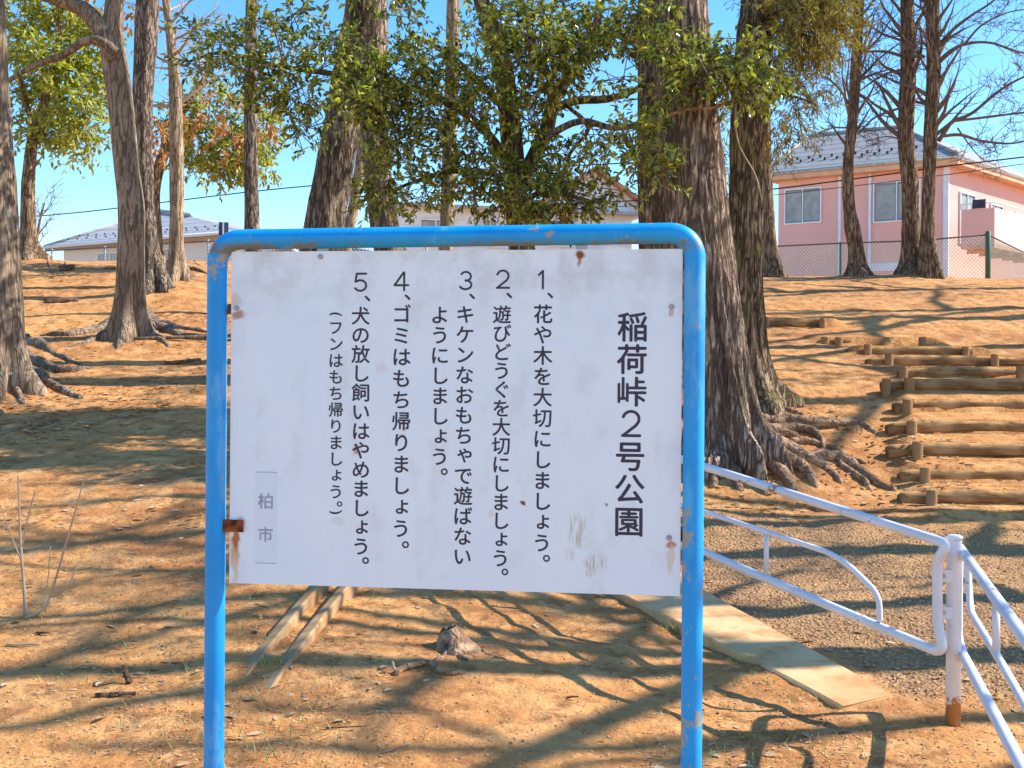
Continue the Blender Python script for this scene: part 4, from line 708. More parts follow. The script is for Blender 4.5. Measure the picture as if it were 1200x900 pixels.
def twigs_from(mb, C, n, L, rng, lev=2, up=.35, frac=(.25, 1.), rmin=.004, fac=.36, spread=1.):
    """fine branching off the centre line C (x,y,z,r); returns child centre lines"""
    kids = []
    for _ in range(n):
        t = rng.uniform(*frac) ** .8; i = min(len(C) - 2, int(t * (len(C) - 1))); d = C[i + 1, :3] - C[i, :3]; d /= np.linalg.norm(d) + 1e-9
        side = rng.normal(size=3); side -= d * (side @ d); side /= np.linalg.norm(side); dd = d * rng.uniform(.4, .9) + side * spread + np.array([0, 0, up]); dd /= np.linalg.norm(dd)
        l = L * rng.uniform(.5, 1.1) * (1 - .4 * t); m = max(4, int(l / .16)); p = C[i, :3].copy(); P = [p.copy()]
        for s_ in range(m):
            dd = dd + rng.normal(size=3) * .13 + np.array([0, 0, .04]); dd /= np.linalg.norm(dd); p = p + dd * l / m; P.append(p.copy())
        r = np.linspace(max(C[i, 3] * fac, rmin * 1.2), rmin * .6, m + 1); c = np.hstack([np.array(P), r[:, None]]); mb.tube(c[:, :3], r, 4 if r[0] < .012 else 6, False); kids.append(c)
    if lev > 1:
        for c in kids: twigs_from(mb, c, max(2, int(n * .5)) if n < 12 else 5, L * .5, rng, lev - 1, up * .6, (.2, 1.), rmin, fac, spread)
    return kids
def leaves(starts, dirs, lens, nl, size, droop=.25, w=.2, fold=.10, rng=RNG):
    n = len(starts); t = np.tile(np.linspace(.12, 1, nl), (n, 1)); P = starts[:, None] + dirs[:, None] * (lens[:, None] * t)[..., None]
    P[..., 2] -= droop * .25 * lens[:, None] * t ** 2
    D = dirs[:, None] * .55 + rng.normal(size=(n, nl, 3)) * .62; D[..., 2] -= droop
    D = D.reshape(-1, 3); D /= np.linalg.norm(D, axis=1)[:, None]; P = P.reshape(-1, 3)
    N = rng.normal(size=D.shape) * .55 + np.array([0, 0, 1.]); S = np.cross(D, N); S /= np.linalg.norm(S, axis=1)[:, None] + 1e-9; N = np.cross(S, D)
    s = size * rng.uniform(.65, 1.2, len(D))[:, None]
    b = P; tip = P + D * s - N * s * .12; wv_ = S * s * w; f = N * s * fold
    l1, l2 = P + D * s * .30 + wv_ + f, P + D * s * .68 + wv_ * .85 + f * .7; r1, r2 = P + D * s * .30 - wv_ + f, P + D * s * .68 - wv_ * .85 + f * .7
    V = np.stack([b, l1, l2, tip, r2, r1], 1).reshape(-1, 3); k = np.arange(len(D))[:, None] * 6
    return V, np.concatenate([k + [[0, 1, 2, 3]], k + [[0, 3, 4, 5]]])
def foliage(T, clusters, size, per=1., mat=M_LEAF, nl=9, tl=.33, droop=.25, name='foliage', twig=True, rng=RNG, w=.2, up=.1):
    """clusters: (centre xyz, radii xyz, twig count)"""
    mb = MB(); tm = MB()
    for c, r, n in clusters:
        n = int(n * per); 
        if n < 1: continue
        u = rng.normal(size=(n, 3)); u /= np.linalg.norm(u, axis=1)[:, None]; rad = rng.uniform(.15, 1, n) ** .55
        S = np.array(c) + u * np.array(r) * rad[:, None] * .85
        D = u * .8 + rng.normal(size=(n, 3)) * .6 + np.array([0, 0, up]); D /= np.linalg.norm(D, axis=1)[:, None]; L = tl * rng.uniform(.6, 1.3, n)
        V, q_ = leaves(S, D, L, nl, size, droop, w, rng=rng); mb.add(V, q_)
        if twig:
            for k in range(0, n, 2): tm.tube([S[k] - D[k] * L[k] * .9 + (0, 0, -.03), S[k], S[k] + D[k] * L[k]], [.006, .0045, .002], 3, False)
    part(mb, name, mat, T, True, kind='stuff')
    if twig and tm.n: part(tm, 'twigs', M_TWIG, T, True, kind='stuff')
def cl(lst, dens=1., yj=.9, ry=.55):
    """pixel clusters (u, v, Y, ru, rv, n) -> world"""
    out = []
    for u, v_, Y, ru, rv, n in lst:
        y = Y + random.uniform(-yj, yj); out.append((at(u, v_, y), (ru / F * y, ry, rv / F * y), n * dens))
    return out

# -- left edge tree
T, C = tree('broadleaf_tree', 'thick grey trunk cut by the left edge of the view with spreading roots', [(-8, 446, 84), (-8, 415, 74), (-9, 340, 66), (-12, 230, 60), (-16, 120, 52), (-22, 0, 50), (-30, -150, 46)], 12.8, M_GREYB, seg=56, ds=.05, fur=.025, ff=3.2, fl=.9, lobes=6, seed=2., top=3)
for k, (pts, w) in enumerate([([(22, 415), (45, 425), (75, 436), (112, 430)], 17), ([(10, 430), (45, 442), (70, 458), (98, 468)], 20), ([(0, 440), (18, 458), (28, 476)], 16), ([(28, 400), (60, 412), (92, 428)], 13), ([(-10, 440), (-10, 470), (2, 486)], 20)]): root(T, pts, w, .4, M_GREYB, seed=k * 3.)
foliage(T, [((C[-1, 0] + dx, C[-1, 1] + dy, C[-1, 2] + dz), (1.6, 1.6, 1.0), 60) for dx, dy, dz in [(0, 0, 0), (1.5, 1, .8), (-1.6, .6, .5), (.5, -1.5, 1.2), (-.5, .5, 2.)]], .16, mat=M_LEAFY, twig=False)

# -- forked grey tree
T, C = tree('forked_tree', 'grey forked tree with a low side branch, left of the blue frame', [(152, 392, 40), (152, 365, 35), (153, 325, 32), (154, 250, 30), (149, 200, 28), (142, 125, 28), (135, 75, 29), (132, 45, 25), (134, 0, 20), (137, -90, 17), (142, -250, 12)], 16.5, M_GREYB, seg=48, ds=.06, fur=.035, ff=3.4, fl=.9, lobes=5, seed=5., top=2)
limb(T, [(134, 72, 20), (122, 42, 22), (104, 16, 20), (80, 3, 18), (40, -12, 16), (-10, -40, 12), (-60, -90, 8)], 16.4, M_GREYB, 14)
limb(T, [(136, 62, 13), (122, 50, 12), (108, 46, 11), (95, 50, 10), (75, 64, 9), (50, 73, 8), (25, 85, 6), (4, 100, 4)], 16.3, M_GREYB, 12)
for k, (pts, w) in enumerate([([(140, 378), (112, 388), (85, 393), (45, 394)], 18), ([(142, 384), (112, 398), (92, 404), (72, 408)], 12), ([(150, 388), (142, 400), (138, 410)], 14), ([(166, 370), (185, 385), (215, 395), (262, 398)], 22), ([(168, 384), (185, 394), (198, 407)], 14), ([(162, 378), (190, 380), (215, 386), (250, 391)], 14), ([(150, 380), (120, 384), (95, 385)], 10)]): root(T, pts, w, .35, M_GREYB, seed=k * 2.3)
rng = np.random.default_rng(5); mb = MB(); twigs_from(mb, C[-len(C)//4:], 14, 1.6, rng, 2); part(mb, 'twigs', M_TWIG, T, True, kind='stuff')

T3_, C = tree('dark_trunk_tree', 'dark brown ridged trunk rising close behind the forked grey tree', [(182, 312, 30), (175, 290, 22), (172, 250, 18), (170, 200, 18), (168, 150, 20), (168, 100, 23), (171, 50, 25), (173, 0, 26), (176, -150, 24)], 20, M_DARKB, seg=36, ds=.1, fur=.06, fl=1.1, seed=8., top=3)
for k, (pts, w) in enumerate([([(186, 309), (200, 311), (222, 316), (246, 322)], 9), ([(178, 312), (165, 314), (120, 316)], 8), ([(190, 312), (215, 320), (240, 328)], 8)]): root(T3_, pts, w, .4, M_BROWNB, seed=k)
T4_, C4 = tree('slim_pale_tree', 'slim pale tan tree with tangled bare twigs, left of the frame corner', [(208, 306, 24), (207, 285, 17), (207, 225, 16), (206, 125, 15), (203, 75, 12), (198, 30, 9), (194, 0, 8), (190, -80, 6)], 21, M_PALEB, seg=24, ds=.12, fl=1.1, seed=1.)
for k, (pts, w) in enumerate([([(212, 304), (228, 306), (246, 307)], 7), ([(203, 305), (192, 308), (176, 313)], 6)]): root(T4_, pts, w, .4, M_BROWNB, seed=k)
mb = MB(); rng = np.random.default_rng(3); twigs_from(mb, C4[len(C4)//4:-3], 20, 1.7, rng, 2, up=-.25, rmin=.006); part(mb, 'twigs', M_TWIGP, T4_, True, kind='stuff')
T19, C = tree('leaning_tree', 'leaning brown tree holding olive and orange leaves behind the slim pale one', [(184, 300, 20), (181, 250, 14), (182, 215, 13), (190, 185, 13), (200, 160, 10), (215, 130, 8), (238, 95, 6), (250, 60, 4)], 23.5, M_BROWNB, seg=20, ds=.15, seed=4.)
foliage(T19, cl([(235, 165, 24, 45, 25, 70), (275, 180, 24, 40, 28, 90), (215, 140, 24, 35, 22, 50), (300, 150, 24, 35, 30, 80), (250, 120, 24, 50, 25, 60), (262, 200, 24, 32, 12, 40), (225, 195, 24, 20, 12, 25), (300, 190, 24, 25, 18, 40)], 1.1), .13, mat=M_LEAFY, twig=True, droop=.5)
foliage(T19, cl([(192, 165, 22.5, 13, 16, 16), (225, 150, 22.5, 25, 12, 14), (262, 165, 22.5, 22, 9, 14), (258, 128, 22.5, 18, 10, 10), (310, 135, 22.5, 14, 20, 14), (160, 30, 22.5, 10, 18, 8), (105, 5, 22.5, 16, 10, 8)]), .14, mat=M_LEAFO, twig=False, droop=.6, name='dry_leaves')
mb = MB(); rng = np.random.default_rng(9); twigs_from(mb, C[-len(C)//2:], 16, 1.8, rng, 2, up=-.1, rmin=.006); part(mb, 'twigs', M_TWIGP, T19, True, kind='stuff')

T5, C = tree('yellow_green_tree', 'far left tree with a rounded yellow green crown on the crest', [(38, 303, 26), (34, 285, 19), (33, 225, 16), (36, 180, 14), (42, 150, 12), (55, 110, 10), (68, 50, 8), (72, -20, 6)], 25, M_BROWNB, seg=22, ds=.15, seed=6., fl=1.2)
for k, (pts, w) in enumerate([([(42, 302), (55, 304), (80, 306)], 6), ]): root(T5, pts, w, .4, M_BROWNB, seed=k)
for px in ([(36, 175, 8), (55, 150, 6), (85, 130, 4), (110, 120, 3)], [(40, 150, 8), (30, 120, 6), (22, 80, 4)], [(52, 115, 7), (75, 85, 5), (105, 60, 3)]): limb(T5, px, 25, M_BROWNB, 8)
foliage(T5, cl([(55, 70, 25, 34, 26, 120), (95, 85, 25, 28, 22, 100), (45, 115, 25, 26, 20, 90), (88, 125, 25, 32, 18, 100), (60, 158, 25, 30, 14, 80), (100, 160, 25, 22, 10, 50), (30, 60, 25, 18, 26, 60), (75, 30, 25, 40, 20, 110), (110, 40, 25, 24, 22, 70), (30, 15, 25, 30, 20, 80), (60, -20, 25, 60, 26, 120), (95, 180, 25, 12, 5, 12), (28, 150, 25, 10, 14, 20), (122, 110, 25, 16, 14, 30)], .85), .155, mat=M_LEAFY, droop=.2, nl=8, tl=.4)

T6, C = tree('dark_slim_tree', 'slim dark straight trunk behind the left end of the top bar', [(298, 330, 26), (296, 290, 19), (295, 250, 17), (294, 200, 16), (294, 100, 15), (295, 0, 13), (297, -200, 11)], 17, M_DARKB, seg=26, ds=.1, seed=3., top=3)
mb = MB(); rng = np.random.default_rng(19); twigs_from(mb, C[len(C)//3:], 22, 1.8, rng, 3, rmin=.0045); part(mb, 'twigs', M_TWIG, T6, True, kind='stuff')
T7, C7 = tree('leaning_oak', 'broad fissured grey oak leaning right behind the left half of the board', [(366, 370, 56), (373, 330, 50), (378, 290, 48), (387, 225, 44), (400, 150, 41), (408, 100, 39), (417, 50, 37), (424, 0, 37), (432, -150, 34)], 13.8, M_DARKB, seg=64, ds=.05, fur=.075, ff=6.5, seed=12., top=4)
T8, C = tree('reddish_trunk_tree', 'reddish brown trunk just right of the broad leaning oak', [(468, 350, 44), (460, 310, 37), (454, 280, 34), (449, 250, 32), (442, 200, 30), (438, 150, 29), (440, 80, 26), (442, 0, 23), (446, -150, 20)], 15.2, M_REDB, seg=44, ds=.07, fur=.06, ff=5.5, seed=15., top=3)
T9, C = tree('thin_leaning_tree', 'thin pale trunk slanting between the broad oak and the reddish trunk', [(400, 310, 18), (405, 290, 15), (413, 250, 13), (421, 200, 12), (426, 150, 10), (432, 90, 8), (436, 0, 7)], 19, M_PALEB, seg=18, ds=.15, seed=7.)
T10, C = tree('pale_straight_tree', 'pale straight trunk rising above the middle of the top bar', [(521, 330, 22), (523, 290, 17), (526, 200, 16), (529, 100, 16), (531, 0, 15), (532, -150, 13)], 17, M_PALEB, seg=24, ds=.12, seed=9., top=3)

# -- the low evergreen oak whose leaves hang across the view
T11, C11 = tree('evergreen_oak', 'evergreen oak with low leafy boughs hanging over the notice board', [(616, 372, 38), (614, 330, 33), (611, 290, 30), (605, 240, 27), (598, 150, 25), (586, 60, 21), (565, 0, 19), (540, -140, 15)], 12.3, M_MOSSB, seg=40, ds=.06, fur=.05, ff=4.5, seed=21., top=2)
for px, y in (([(606, 225, 19), (625, 185, 18), (640, 155, 18), (650, 115, 16), (672, 82, 13), (698, 30, 10), (712, -40, 7)], 12.2), ([(648, 128, 11), (675, 118, 10), (712, 116, 9), (745, 105, 7), (780, 85, 6), (820, 80, 4)], 12.0), ([(640, 160, 9), (680, 142, 8), (720, 150, 7), (762, 143, 7), (800, 131, 6), (850, 122, 5), (905, 112, 4)], 11.0),
              ([(600, 195, 12), (565, 150, 10), (520, 118, 9), (470, 100, 8), (400, 88, 7), (330, 78, 5), (262, 62, 4), (222, 72, 3)], 12.2), ([(595, 130, 11), (560, 95, 9), (520, 60, 7), (480, 40, 5)], 12.4), ([(604, 215, 8), (560, 200, 7), (510, 205, 5), (455, 225, 4)], 12.3), ([(608, 240, 7), (640, 225, 6), (690, 235, 4)], 11.8), ([(650, 112, 9), (640, 80, 8), (622, 40, 6), (610, -10, 5)], 12.2), ([(662, 122, 5), (690, 150, 5), (668, 180, 4), (655, 230, 3)], 11.9)):
    limb(T11, px, y, M_MOSSB, 10)
BAND = [(232, 78, 11.4, 20, 12, 9), (262, 58, 11.6, 26, 20, 22), (228, 35, 12, 16, 12, 9), (292, 80, 11.6, 22, 24, 22), (310, 112, 11.8, 20, 14, 14), (330, 62, 12, 28, 26, 26), (345, 108, 11.8, 30, 20, 26), (362, 140, 12, 22, 14, 12), (356, 170, 12, 12, 12, 5),
        (375, 70, 11.8, 26, 24, 18), (405, 60, 11.6, 26, 24, 26), (430, 90, 11.4, 32, 28, 42), (450, 120, 11.4, 34, 24, 44), (412, 118, 11.4, 24, 22, 26), (470, 70, 11.8, 30, 22, 20), (480, 95, 11.8, 28, 24, 24), (500, 60, 12, 24, 14, 9), (500, 140, 12, 30, 24, 24), (530, 110, 12, 30, 26, 26), (520, 80, 12, 24, 20, 15), (558, 130, 11.8, 28, 26, 28), (480, 175, 11.8, 28, 20, 18),
        (455, 160, 11.4, 24, 26, 26), (445, 205, 11.6, 20, 24, 18), (450, 235, 11.6, 30, 14, 20), (490, 225, 12, 26, 20, 18), (525, 215, 12, 28, 22, 24), (520, 175, 12, 26, 20, 17), (560, 180, 12, 26, 24, 22), (555, 228, 12, 26, 18, 19), (590, 205, 11.8, 26, 26, 26), (620, 235, 11.6, 30, 18, 30), (585, 238, 11.8, 20, 14, 13),
        (560, 40, 12, 26, 22, 16), (590, 22, 11.6, 26, 26, 28), (600, 75, 11.6, 24, 26, 26), (630, 45, 11.4, 34, 28, 46), (670, 60, 11.3, 32, 28, 44), (650, 95, 11.4, 28, 20, 26), (700, 30, 11.3, 36, 26, 46), (740, 25, 11.2, 32, 24, 34), (745, 60, 11, 24, 16, 14), (785, 55, 10.2, 28, 20, 26), (790, 20, 10.6, 24, 18, 16), (822, 85, 10, 28, 20, 28), (850, 95, 10, 28, 18, 28), (880, 105, 10, 26, 14, 22), (868, 70, 10.2, 24, 12, 12), (800, 105, 10.1, 18, 14, 12), (845, 60, 10.4, 16, 12, 7), (893, 55, 10.6, 14, 10, 4), (905, 95, 10.2, 22, 12, 12),
        (620, 140, 11.8, 24, 22, 20), (645, 175, 11.8, 24, 18, 17), (640, 205, 11.6, 34, 20, 34), (675, 230, 11.5, 36, 18, 34), (650, 255, 11.5, 40, 10, 20), (690, 190, 11.8, 22, 16, 11), (700, 160, 11.8, 26, 16, 11), (740, 150, 10.4, 20, 18, 14), (765, 170, 10.3, 22, 20, 19), (775, 205, 10.3, 14, 12, 8), (752, 192, 10.3, 16, 12, 8), (722, 225, 11.2, 20, 12, 8), (768, 108, 10.4, 20, 16, 10), (715, 90, 11.6, 18, 12, 7), (345, 25, 12.2, 26, 18, 11), (300, 30, 12, 24, 18, 12), (570, 90, 11.8, 26, 22, 20), (470, 15, 12.4, 26, 16, 8), (640, 10, 11.6, 44, 16, 28), (625, 110, 11.6, 26, 20, 20)]
foliage(T11, cl(BAND, 1.6, .35, .4), .070, mat=M_LEAF, nl=10, tl=.21, droop=.25, w=.22)
foliage(T11, [(at(u, v_, 12.6), (.9, 1.0, .6), 80) for u, v_ in [(340, -70), (430, -60), (560, -70), (610, -150)]], .11, mat=M_LEAF, twig=False)

# -- the big cedars right of the board
T12, C = tree('dark_cedar', 'dark red cedar trunk half hidden behind the sign and the big cedar', [(776, 500, 60), (775, 470, 54), (774, 400, 50), (773, 290, 47), (771, 200, 45), (770, 100, 42), (769, 0, 40), (768, -200, 36)], 12.6, M_REDB, seg=52, ds=.06, fur=.05, ff=7, seed=31., top=5)
T13, C13 = tree('big_cedar', 'biggest reddish cedar beside the right pipe with massive exposed roots', [(857, 545, 88), (851, 505, 76), (843, 450, 73), (833, 380, 72), (823, 300, 71), (811, 200, 70), (802, 100, 66), (795, 0, 62), (785, -200, 55)], 10.7, M_REDB, seg=128, ds=.035, fur=.05, ff=10, fl=.75, lobes=7, seed=33., top=5)
RT13 = [([(878, 500), (905, 506), (925, 512), (935, 510)], 14), ([(880, 495), (920, 494), (955, 500), (985, 500), (1008, 497), (1028, 510)], 15), ([(886, 508), (930, 505), (958, 512), (966, 528)], 11), ([(862, 535), (885, 548), (893, 568), (898, 582)], 16), ([(870, 528), (900, 545), (922, 562), (932, 575)], 20),
        ([(875, 520), (912, 535), (940, 552), (957, 572)], 17), ([(880, 515), (925, 530), (968, 548), (985, 568)], 15), ([(890, 522), (940, 535), (985, 540), (1015, 560), (1052, 575)], 14), ([(985, 545), (1005, 560), (1024, 577)], 8), ([(845, 540), (838, 556), (835, 572)], 16), ([(855, 540), (862, 560), (868, 576)], 15), ([(905, 540), (930, 545), (948, 560)], 9), ([(925, 520), (960, 522), (1000, 540), (1020, 545)], 7), ([(900, 498), (915, 488), (940, 492)], 9)]
for k, (pts, w) in enumerate(RT13): root(T13, pts, w * 1.3, .42, M_ROOT, .45, seed=k * 1.7)
T14, C14 = tree('mossy_cedar', 'dark mossy trunk just right of the biggest cedar', [(893, 487, 58), (889, 462, 43), (881, 420, 37), (874, 350, 38), (873, 280, 40), (875, 225, 39), (878, 125, 39), (884, 40, 38), (888, 0, 37), (893, -200, 33)], 11.9, M_MOSSB, seg=60, ds=.05, fur=.085, ff=6.5, fl=.8, seed=37., top=5)
for k, (pts, w) in enumerate([([(900, 478), (922, 482), (948, 492)], 13), ([(893, 486), (905, 497), (920, 503)], 11), ([(884, 484), (888, 494), (894, 501)], 10)]): root(T14, pts, w, .4, M_ROOT, seed=k * 1.9)
limb(T14, [(905, 20, 9), (930, 8, 7), (960, 12, 5), (990, 25, 3)], 11.6, M_MOSSB, 8); limb(T14, [(897, 120, 6), (915, 110, 4), (945, 118, 3), (960, 125, 2)], 11.7, M_MOSSB, 6); limb(T14, [(862, 112, 2.5), (862, 150, 2.5), (868, 175, 2.3), (885, 205, 2), (893, 235, 1.6)], 11.0, M_TWIGP, 6, 'twig')
limb(T13, [(762, 143, 4), (775, 138, 4.5), (805, 128, 4), (840, 126, 3.5), (858, 118, 3)], 10.2, M_ROOT, 8)
def sprays(T, cls, name='foliage', rng=np.random.default_rng(77)):
    mb = MB()
    for c, r, n in cls:
        n = int(n); u = rng.normal(size=(n, 3)); u /= np.linalg.norm(u, axis=1)[:, None]; S = np.array(c) + u * np.array(r) * rng.uniform(.1, 1, (n, 1)) ** .6
        D = u * .7 + rng.normal(size=(n, 3)) * .5 + np.array([0, 0, -.35]); D /= np.linalg.norm(D, axis=1)[:, None]
        V, q_ = leaves(S, D, rng.uniform(.18, .42, n), 20, .075, .5, .075, .02, rng); mb.add(V, q_)
    part(mb, name, M_CONIF, T, True, kind='stuff')
sprays(T14, cl([(920, 15, 11.8, 20, 18, 90), (950, 25, 11.8, 24, 20, 120), (975, 10, 11.8, 22, 18, 90), (935, 50, 11.6, 20, 16, 60), (965, 50, 11.8, 16, 14, 50), (985, 35, 12, 14, 14, 30), (908, 60, 11.8, 10, 20, 30), (930, 120, 12, 16, 10, 16), (945, 105, 12, 14, 10, 14), (955, 118, 12, 9, 5, 8), (925, 150, 12, 16, 8, 14), (915, 165, 12, 12, 6, 8), (925, 85, 12, 16, 10, 20), (940, -20, 11.8, 50, 22, 160), (900, 20, 12.3, 14, 24, 40), (912, 140, 12, 10, 20, 16)], .95, .3, .4))
foliage(T14, cl([(905, 100, 11.2, 10, 14, 5), (883, 45, 10.8, 7, 10, 3), (920, 88, 11, 10, 12, 3)], 1.5, .1, .15), .085, mat=M_LEAFY, nl=9, tl=.2)
sprays(T12, cl([(840, 170, 13.4, 10, 12, 0), (848, 150, 14, 8, 14, 14), (850, 190, 14, 7, 14, 12), (846, 120, 14, 9, 12, 12)], 1, .2, .3))
for Tn, Cn, sd_ in ((T13, C13, 1), (T14, C14, 2), (T7, C7, 3)):
    e = Cn[-1]; rr = random.Random(sd_); sp_ = []
    for k in range(4): sp_.append(((e[0] + rr.uniform(-2, 2), e[1] + rr.uniform(-2, 2), e[2] - rr.uniform(-1.5, 2.5)), (1.1, 1.1, .8), 60))
    foliage(Tn, sp_, .15, mat=M_LEAF, twig=False, name='high_foliage', nl=7)

T15, C = tree('slim_crest_tree', 'slim brown trunk on the crest just right of the mossy cedar', [(907, 323, 30), (903, 300, 19), (899, 250, 16), (896, 150, 14), (897, 0, 12), (898, -150, 10)], 24, M_BROWNB, seg=22, ds=.15, seed=41.)
# -- bare trees in front of the pink house
def bare(T, C, limbs, Y, mat, seed, n=(5, 2, .9), top=True):
    rng = np.random.default_rng(seed); mb = MB()
    for px in limbs:
        px = [(q_[0], q_[1], q_[2] * .78) for q_ in px]; c = limb(T, px, Y, mat, 8); twigs_from(mb, c, n[0], n[2], rng, n[1], .25, rmin=.0045)
    if top: twigs_from(mb, C[len(C) // 4:], 44, 1.7, rng, 3, .3, (.05, 1), rmin=.004)
    part(mb, 'twigs', M_TWIG, T, True, kind='stuff')
T16, C = tree('crooked_bare_tree', 'crooked slim bare tree standing between the two pink house windows', [(1006, 326, 27), (1005, 310, 20), (1003, 290, 17), (999, 268, 18), (996, 250, 14), (994, 225, 13), (994, 190, 12), (999, 140, 12), (1003, 75, 12), (1007, 0, 10), (1010, -150, 8)], 23.5, M_BROWNB, seg=28, ds=.09, fur=.05, seed=43., fl=.6)
bare(T16, C, [[(995, 122, 4), (984, 105, 3.5), (970, 92, 3), (955, 86, 2)], [(1000, 95, 3.5), (1020, 88, 3), (1045, 80, 2)], [(994, 150, 3), (975, 150, 2.5), (955, 158, 1.5)]], 23.4, M_TWIG, 2, (6, 3, .8))
T17, C = tree('bare_tree', 'left one of the close pair of bare trees before the pink house', [(1066, 327, 28), (1067, 300, 22), (1067, 225, 19), (1062, 160, 18), (1064, 80, 17), (1063, 0, 15), (1063, -150, 11)], 23.6, M_BROWNB, seg=32, ds=.09, fur=.06, seed=45., fl=.6)
bare(T17, C, [[(1057, 66, 5), (1045, 62, 5), (1030, 60, 4), (1012, 62, 3), (992, 72, 2)], [(1055, 82, 4), (1040, 86, 3.5), (1025, 94, 3), (1008, 106, 2)], [(1055, 47, 4), (1035, 40, 3), (1012, 25, 2)], [(1054, 127, 4), (1038, 132, 3.5), (1022, 140, 3), (1005, 158, 2)], [(1060, 165, 3), (1040, 160, 2), (1015, 165, 1.5)], [(1058, 15, 4), (1040, -5, 3), (1020, -30, 2)]], 23.5, M_TWIG, 3, (8, 3, .85))
T18, C = tree('bare_tree', 'right one of the close pair of bare trees, limbs reaching right', [(1090, 330, 30), (1088, 305, 24), (1087, 275, 16), (1088, 225, 14), (1091, 150, 15), (1094, 80, 16), (1093, 0, 15), (1095, -150, 12)], 23.3, M_BROWNB, seg=32, ds=.09, fur=.06, seed=47., fl=.6)
bare(T18, C, [[(1101, 72, 7), (1112, 62, 7), (1130, 52, 5), (1160, 50, 4), (1200, 62, 3), (1240, 60, 2)], [(1100, 52, 5), (1120, 32, 5), (1140, 17, 4), (1165, 0, 3), (1190, -30, 2)], [(1100, 165, 7), (1110, 150, 7), (1117, 142, 6), (1140, 132, 5), (1170, 107, 4), (1200, 90, 3), (1230, 80, 2)], [(1102, 160, 5), (1125, 158, 5), (1150, 165, 4), (1185, 168, 3), (1220, 160, 2)], [(1117, 142, 4), (1150, 138, 4), (1200, 132, 3), (1240, 130, 2)], [(1084, 67, 5), (1078, 64, 5), (1070, 68, 4)], [(1130, 52, 4), (1150, 30, 3), (1180, 15, 2), (1210, 10, 2)], [(1090, 30, 3), (1080, 10, 3), (1076, -20, 2)], [(1122, 150, 3), (1140, 175, 2), (1155, 190, 1.5)]], 23.3, M_TWIG, 4, (10, 3, .95))
# small bare sapling behind the crest on the far left
T20, C = tree('bare_sapling', 'small bare sapling behind the crest right of the far left trunk', [(40, 318, 6), (42, 290, 4), (46, 262, 3), (52, 238, 2)], 30, M_TWIG, seg=8, ds=.15)
mb = MB(); twigs_from(mb, C, 14, 1.3, np.random.default_rng(12), 2, .6, rmin=.006); part(mb, 'twigs', M_TWIG, T20, True, kind='stuff')

# -- trees outside the right edge: their shadows cross the slope
def side_tree(x, y, h_, r, seed, label, leafy=0, name='bare_tree', lean=0.):
    rng = np.random.default_rng(seed); z0 = float(gh(x, y)); P = [(x, y, z0, r)]
    for k in range(1, 7):
        P.append((x + lean * k + rng.normal() * .12, y + rng.normal() * .12, z0 + h_ * k / 6, r * (1 - .12 * k)))
    T, C = tree(name, label, None, None, M_BROWNB, P=np.array(P), seg=18, ds=.2, seed=seed, group='trees outside the right edge of the view')
    mb = MB(); n = 9 if not leafy else 6; i0 = int(len(C) * .4); kids = []
    for k in range(n):
        i = i0 + int((len(C) - i0 - 2) * k / n); a = rng.uniform(0, 6.28); d = np.array([math.cos(a), math.sin(a), rng.uniform(.3, .9)]); l = h_ * rng.uniform(.28, .42); p = C[i, :3].copy(); Q = [p.copy()]
        for s_ in range(9): d = d + rng.normal(size=3) * .12; d /= np.linalg.norm(d); p = p + d * l / 9; Q.append(p.copy())
        rr_ = np.linspace(C[i, 3] * .75, .016, 10); m2 = MB(); m2.tube(Q, rr_, 8); part(m2, 'branch', M_BROWNB, T); c = np.hstack([np.array(Q), rr_[:, None]]); kids.append(c); twigs_from(mb, c, 6, l * .45, rng, 2, .3, rmin=.007)
    part(mb, 'twigs', M_TWIG, T, True, kind='stuff')
    if leafy: foliage(T, [(c[j, :3], (1.0, 1.0, .7), leafy) for c in kids for j in (5, 9)] + [(C[-1, :3], (1.4, 1.4, 1.2), leafy)], .15, mat=M_LEAF, twig=False, nl=7)
for k, a in enumerate(SIDE):
    side_tree(*a)

# ================================================================= HOUSES
def wallmat(name, c, sc=30): 
    g = G(name); q_ = g.mix(g.ramp(g.noise(1.2, 4), .3, .7), tuple(x * .93 for x in c), c); return g.done(q_, .9, g.bump(g.noise(sc, 3), .3, .01), .15)
M_PINK = wallmat('pink render', (.80, .46, .40)); M_CREAM = wallmat('cream render', (.74, .70, .64)); M_OFFW = plain('white siding', (.74, .76, .80), .7, .06, 2); M_TRIM = plain('pale trim', (.70, .76, .84), .5, .05, 3); M_PEACH = plain('peach fascia', (.72, .42, .26), .8, .08, 2)
def tiles(name, a, b_, sc):
    g = G(name); w_ = g.n('TexWave'); w_.wave_type = 'BANDS'; w_.bands_direction = 'Z'; w_.wave_profile = 'SAW'; w_.inputs['Scale'].default_value = sc; g.set(w_.inputs['Vector'], g.co())
    c = g.mix(g.ramp(w_.outputs['Fac'], .0, .35, 0, 1), a, b_); c = g.mix(g.ramp(g.noise(3.5, 4, .7), .4, .65, 0, .6), c, tuple(x * .8 for x in b_)); return g.done(c, .7, g.bump(w_.outputs['Fac'], .6, .04), .3)
M_SLATE = tiles('grey slate', (.17, .16, .155), (.36, .345, .33), .85); M_SLATE2 = tiles('grey roof tiles', (.23, .23, .24), (.42, .415, .42), .9); M_TERRA = tiles('red brown tiles', (.22, .09, .06), (.46, .20, .13), 1.0)
g = G('window glass'); M_GLASS = g.done((.13, .15, .16), .08, None, .8); M_CURT = plain('curtain', (.34, .38, .37), .9, .1, 3); M_FRAMEW = plain('white window frame', (.78, .78, .78), .5, .03, 5)
def poly(mb, P): mb.add(P, [list(range(len(P)))])
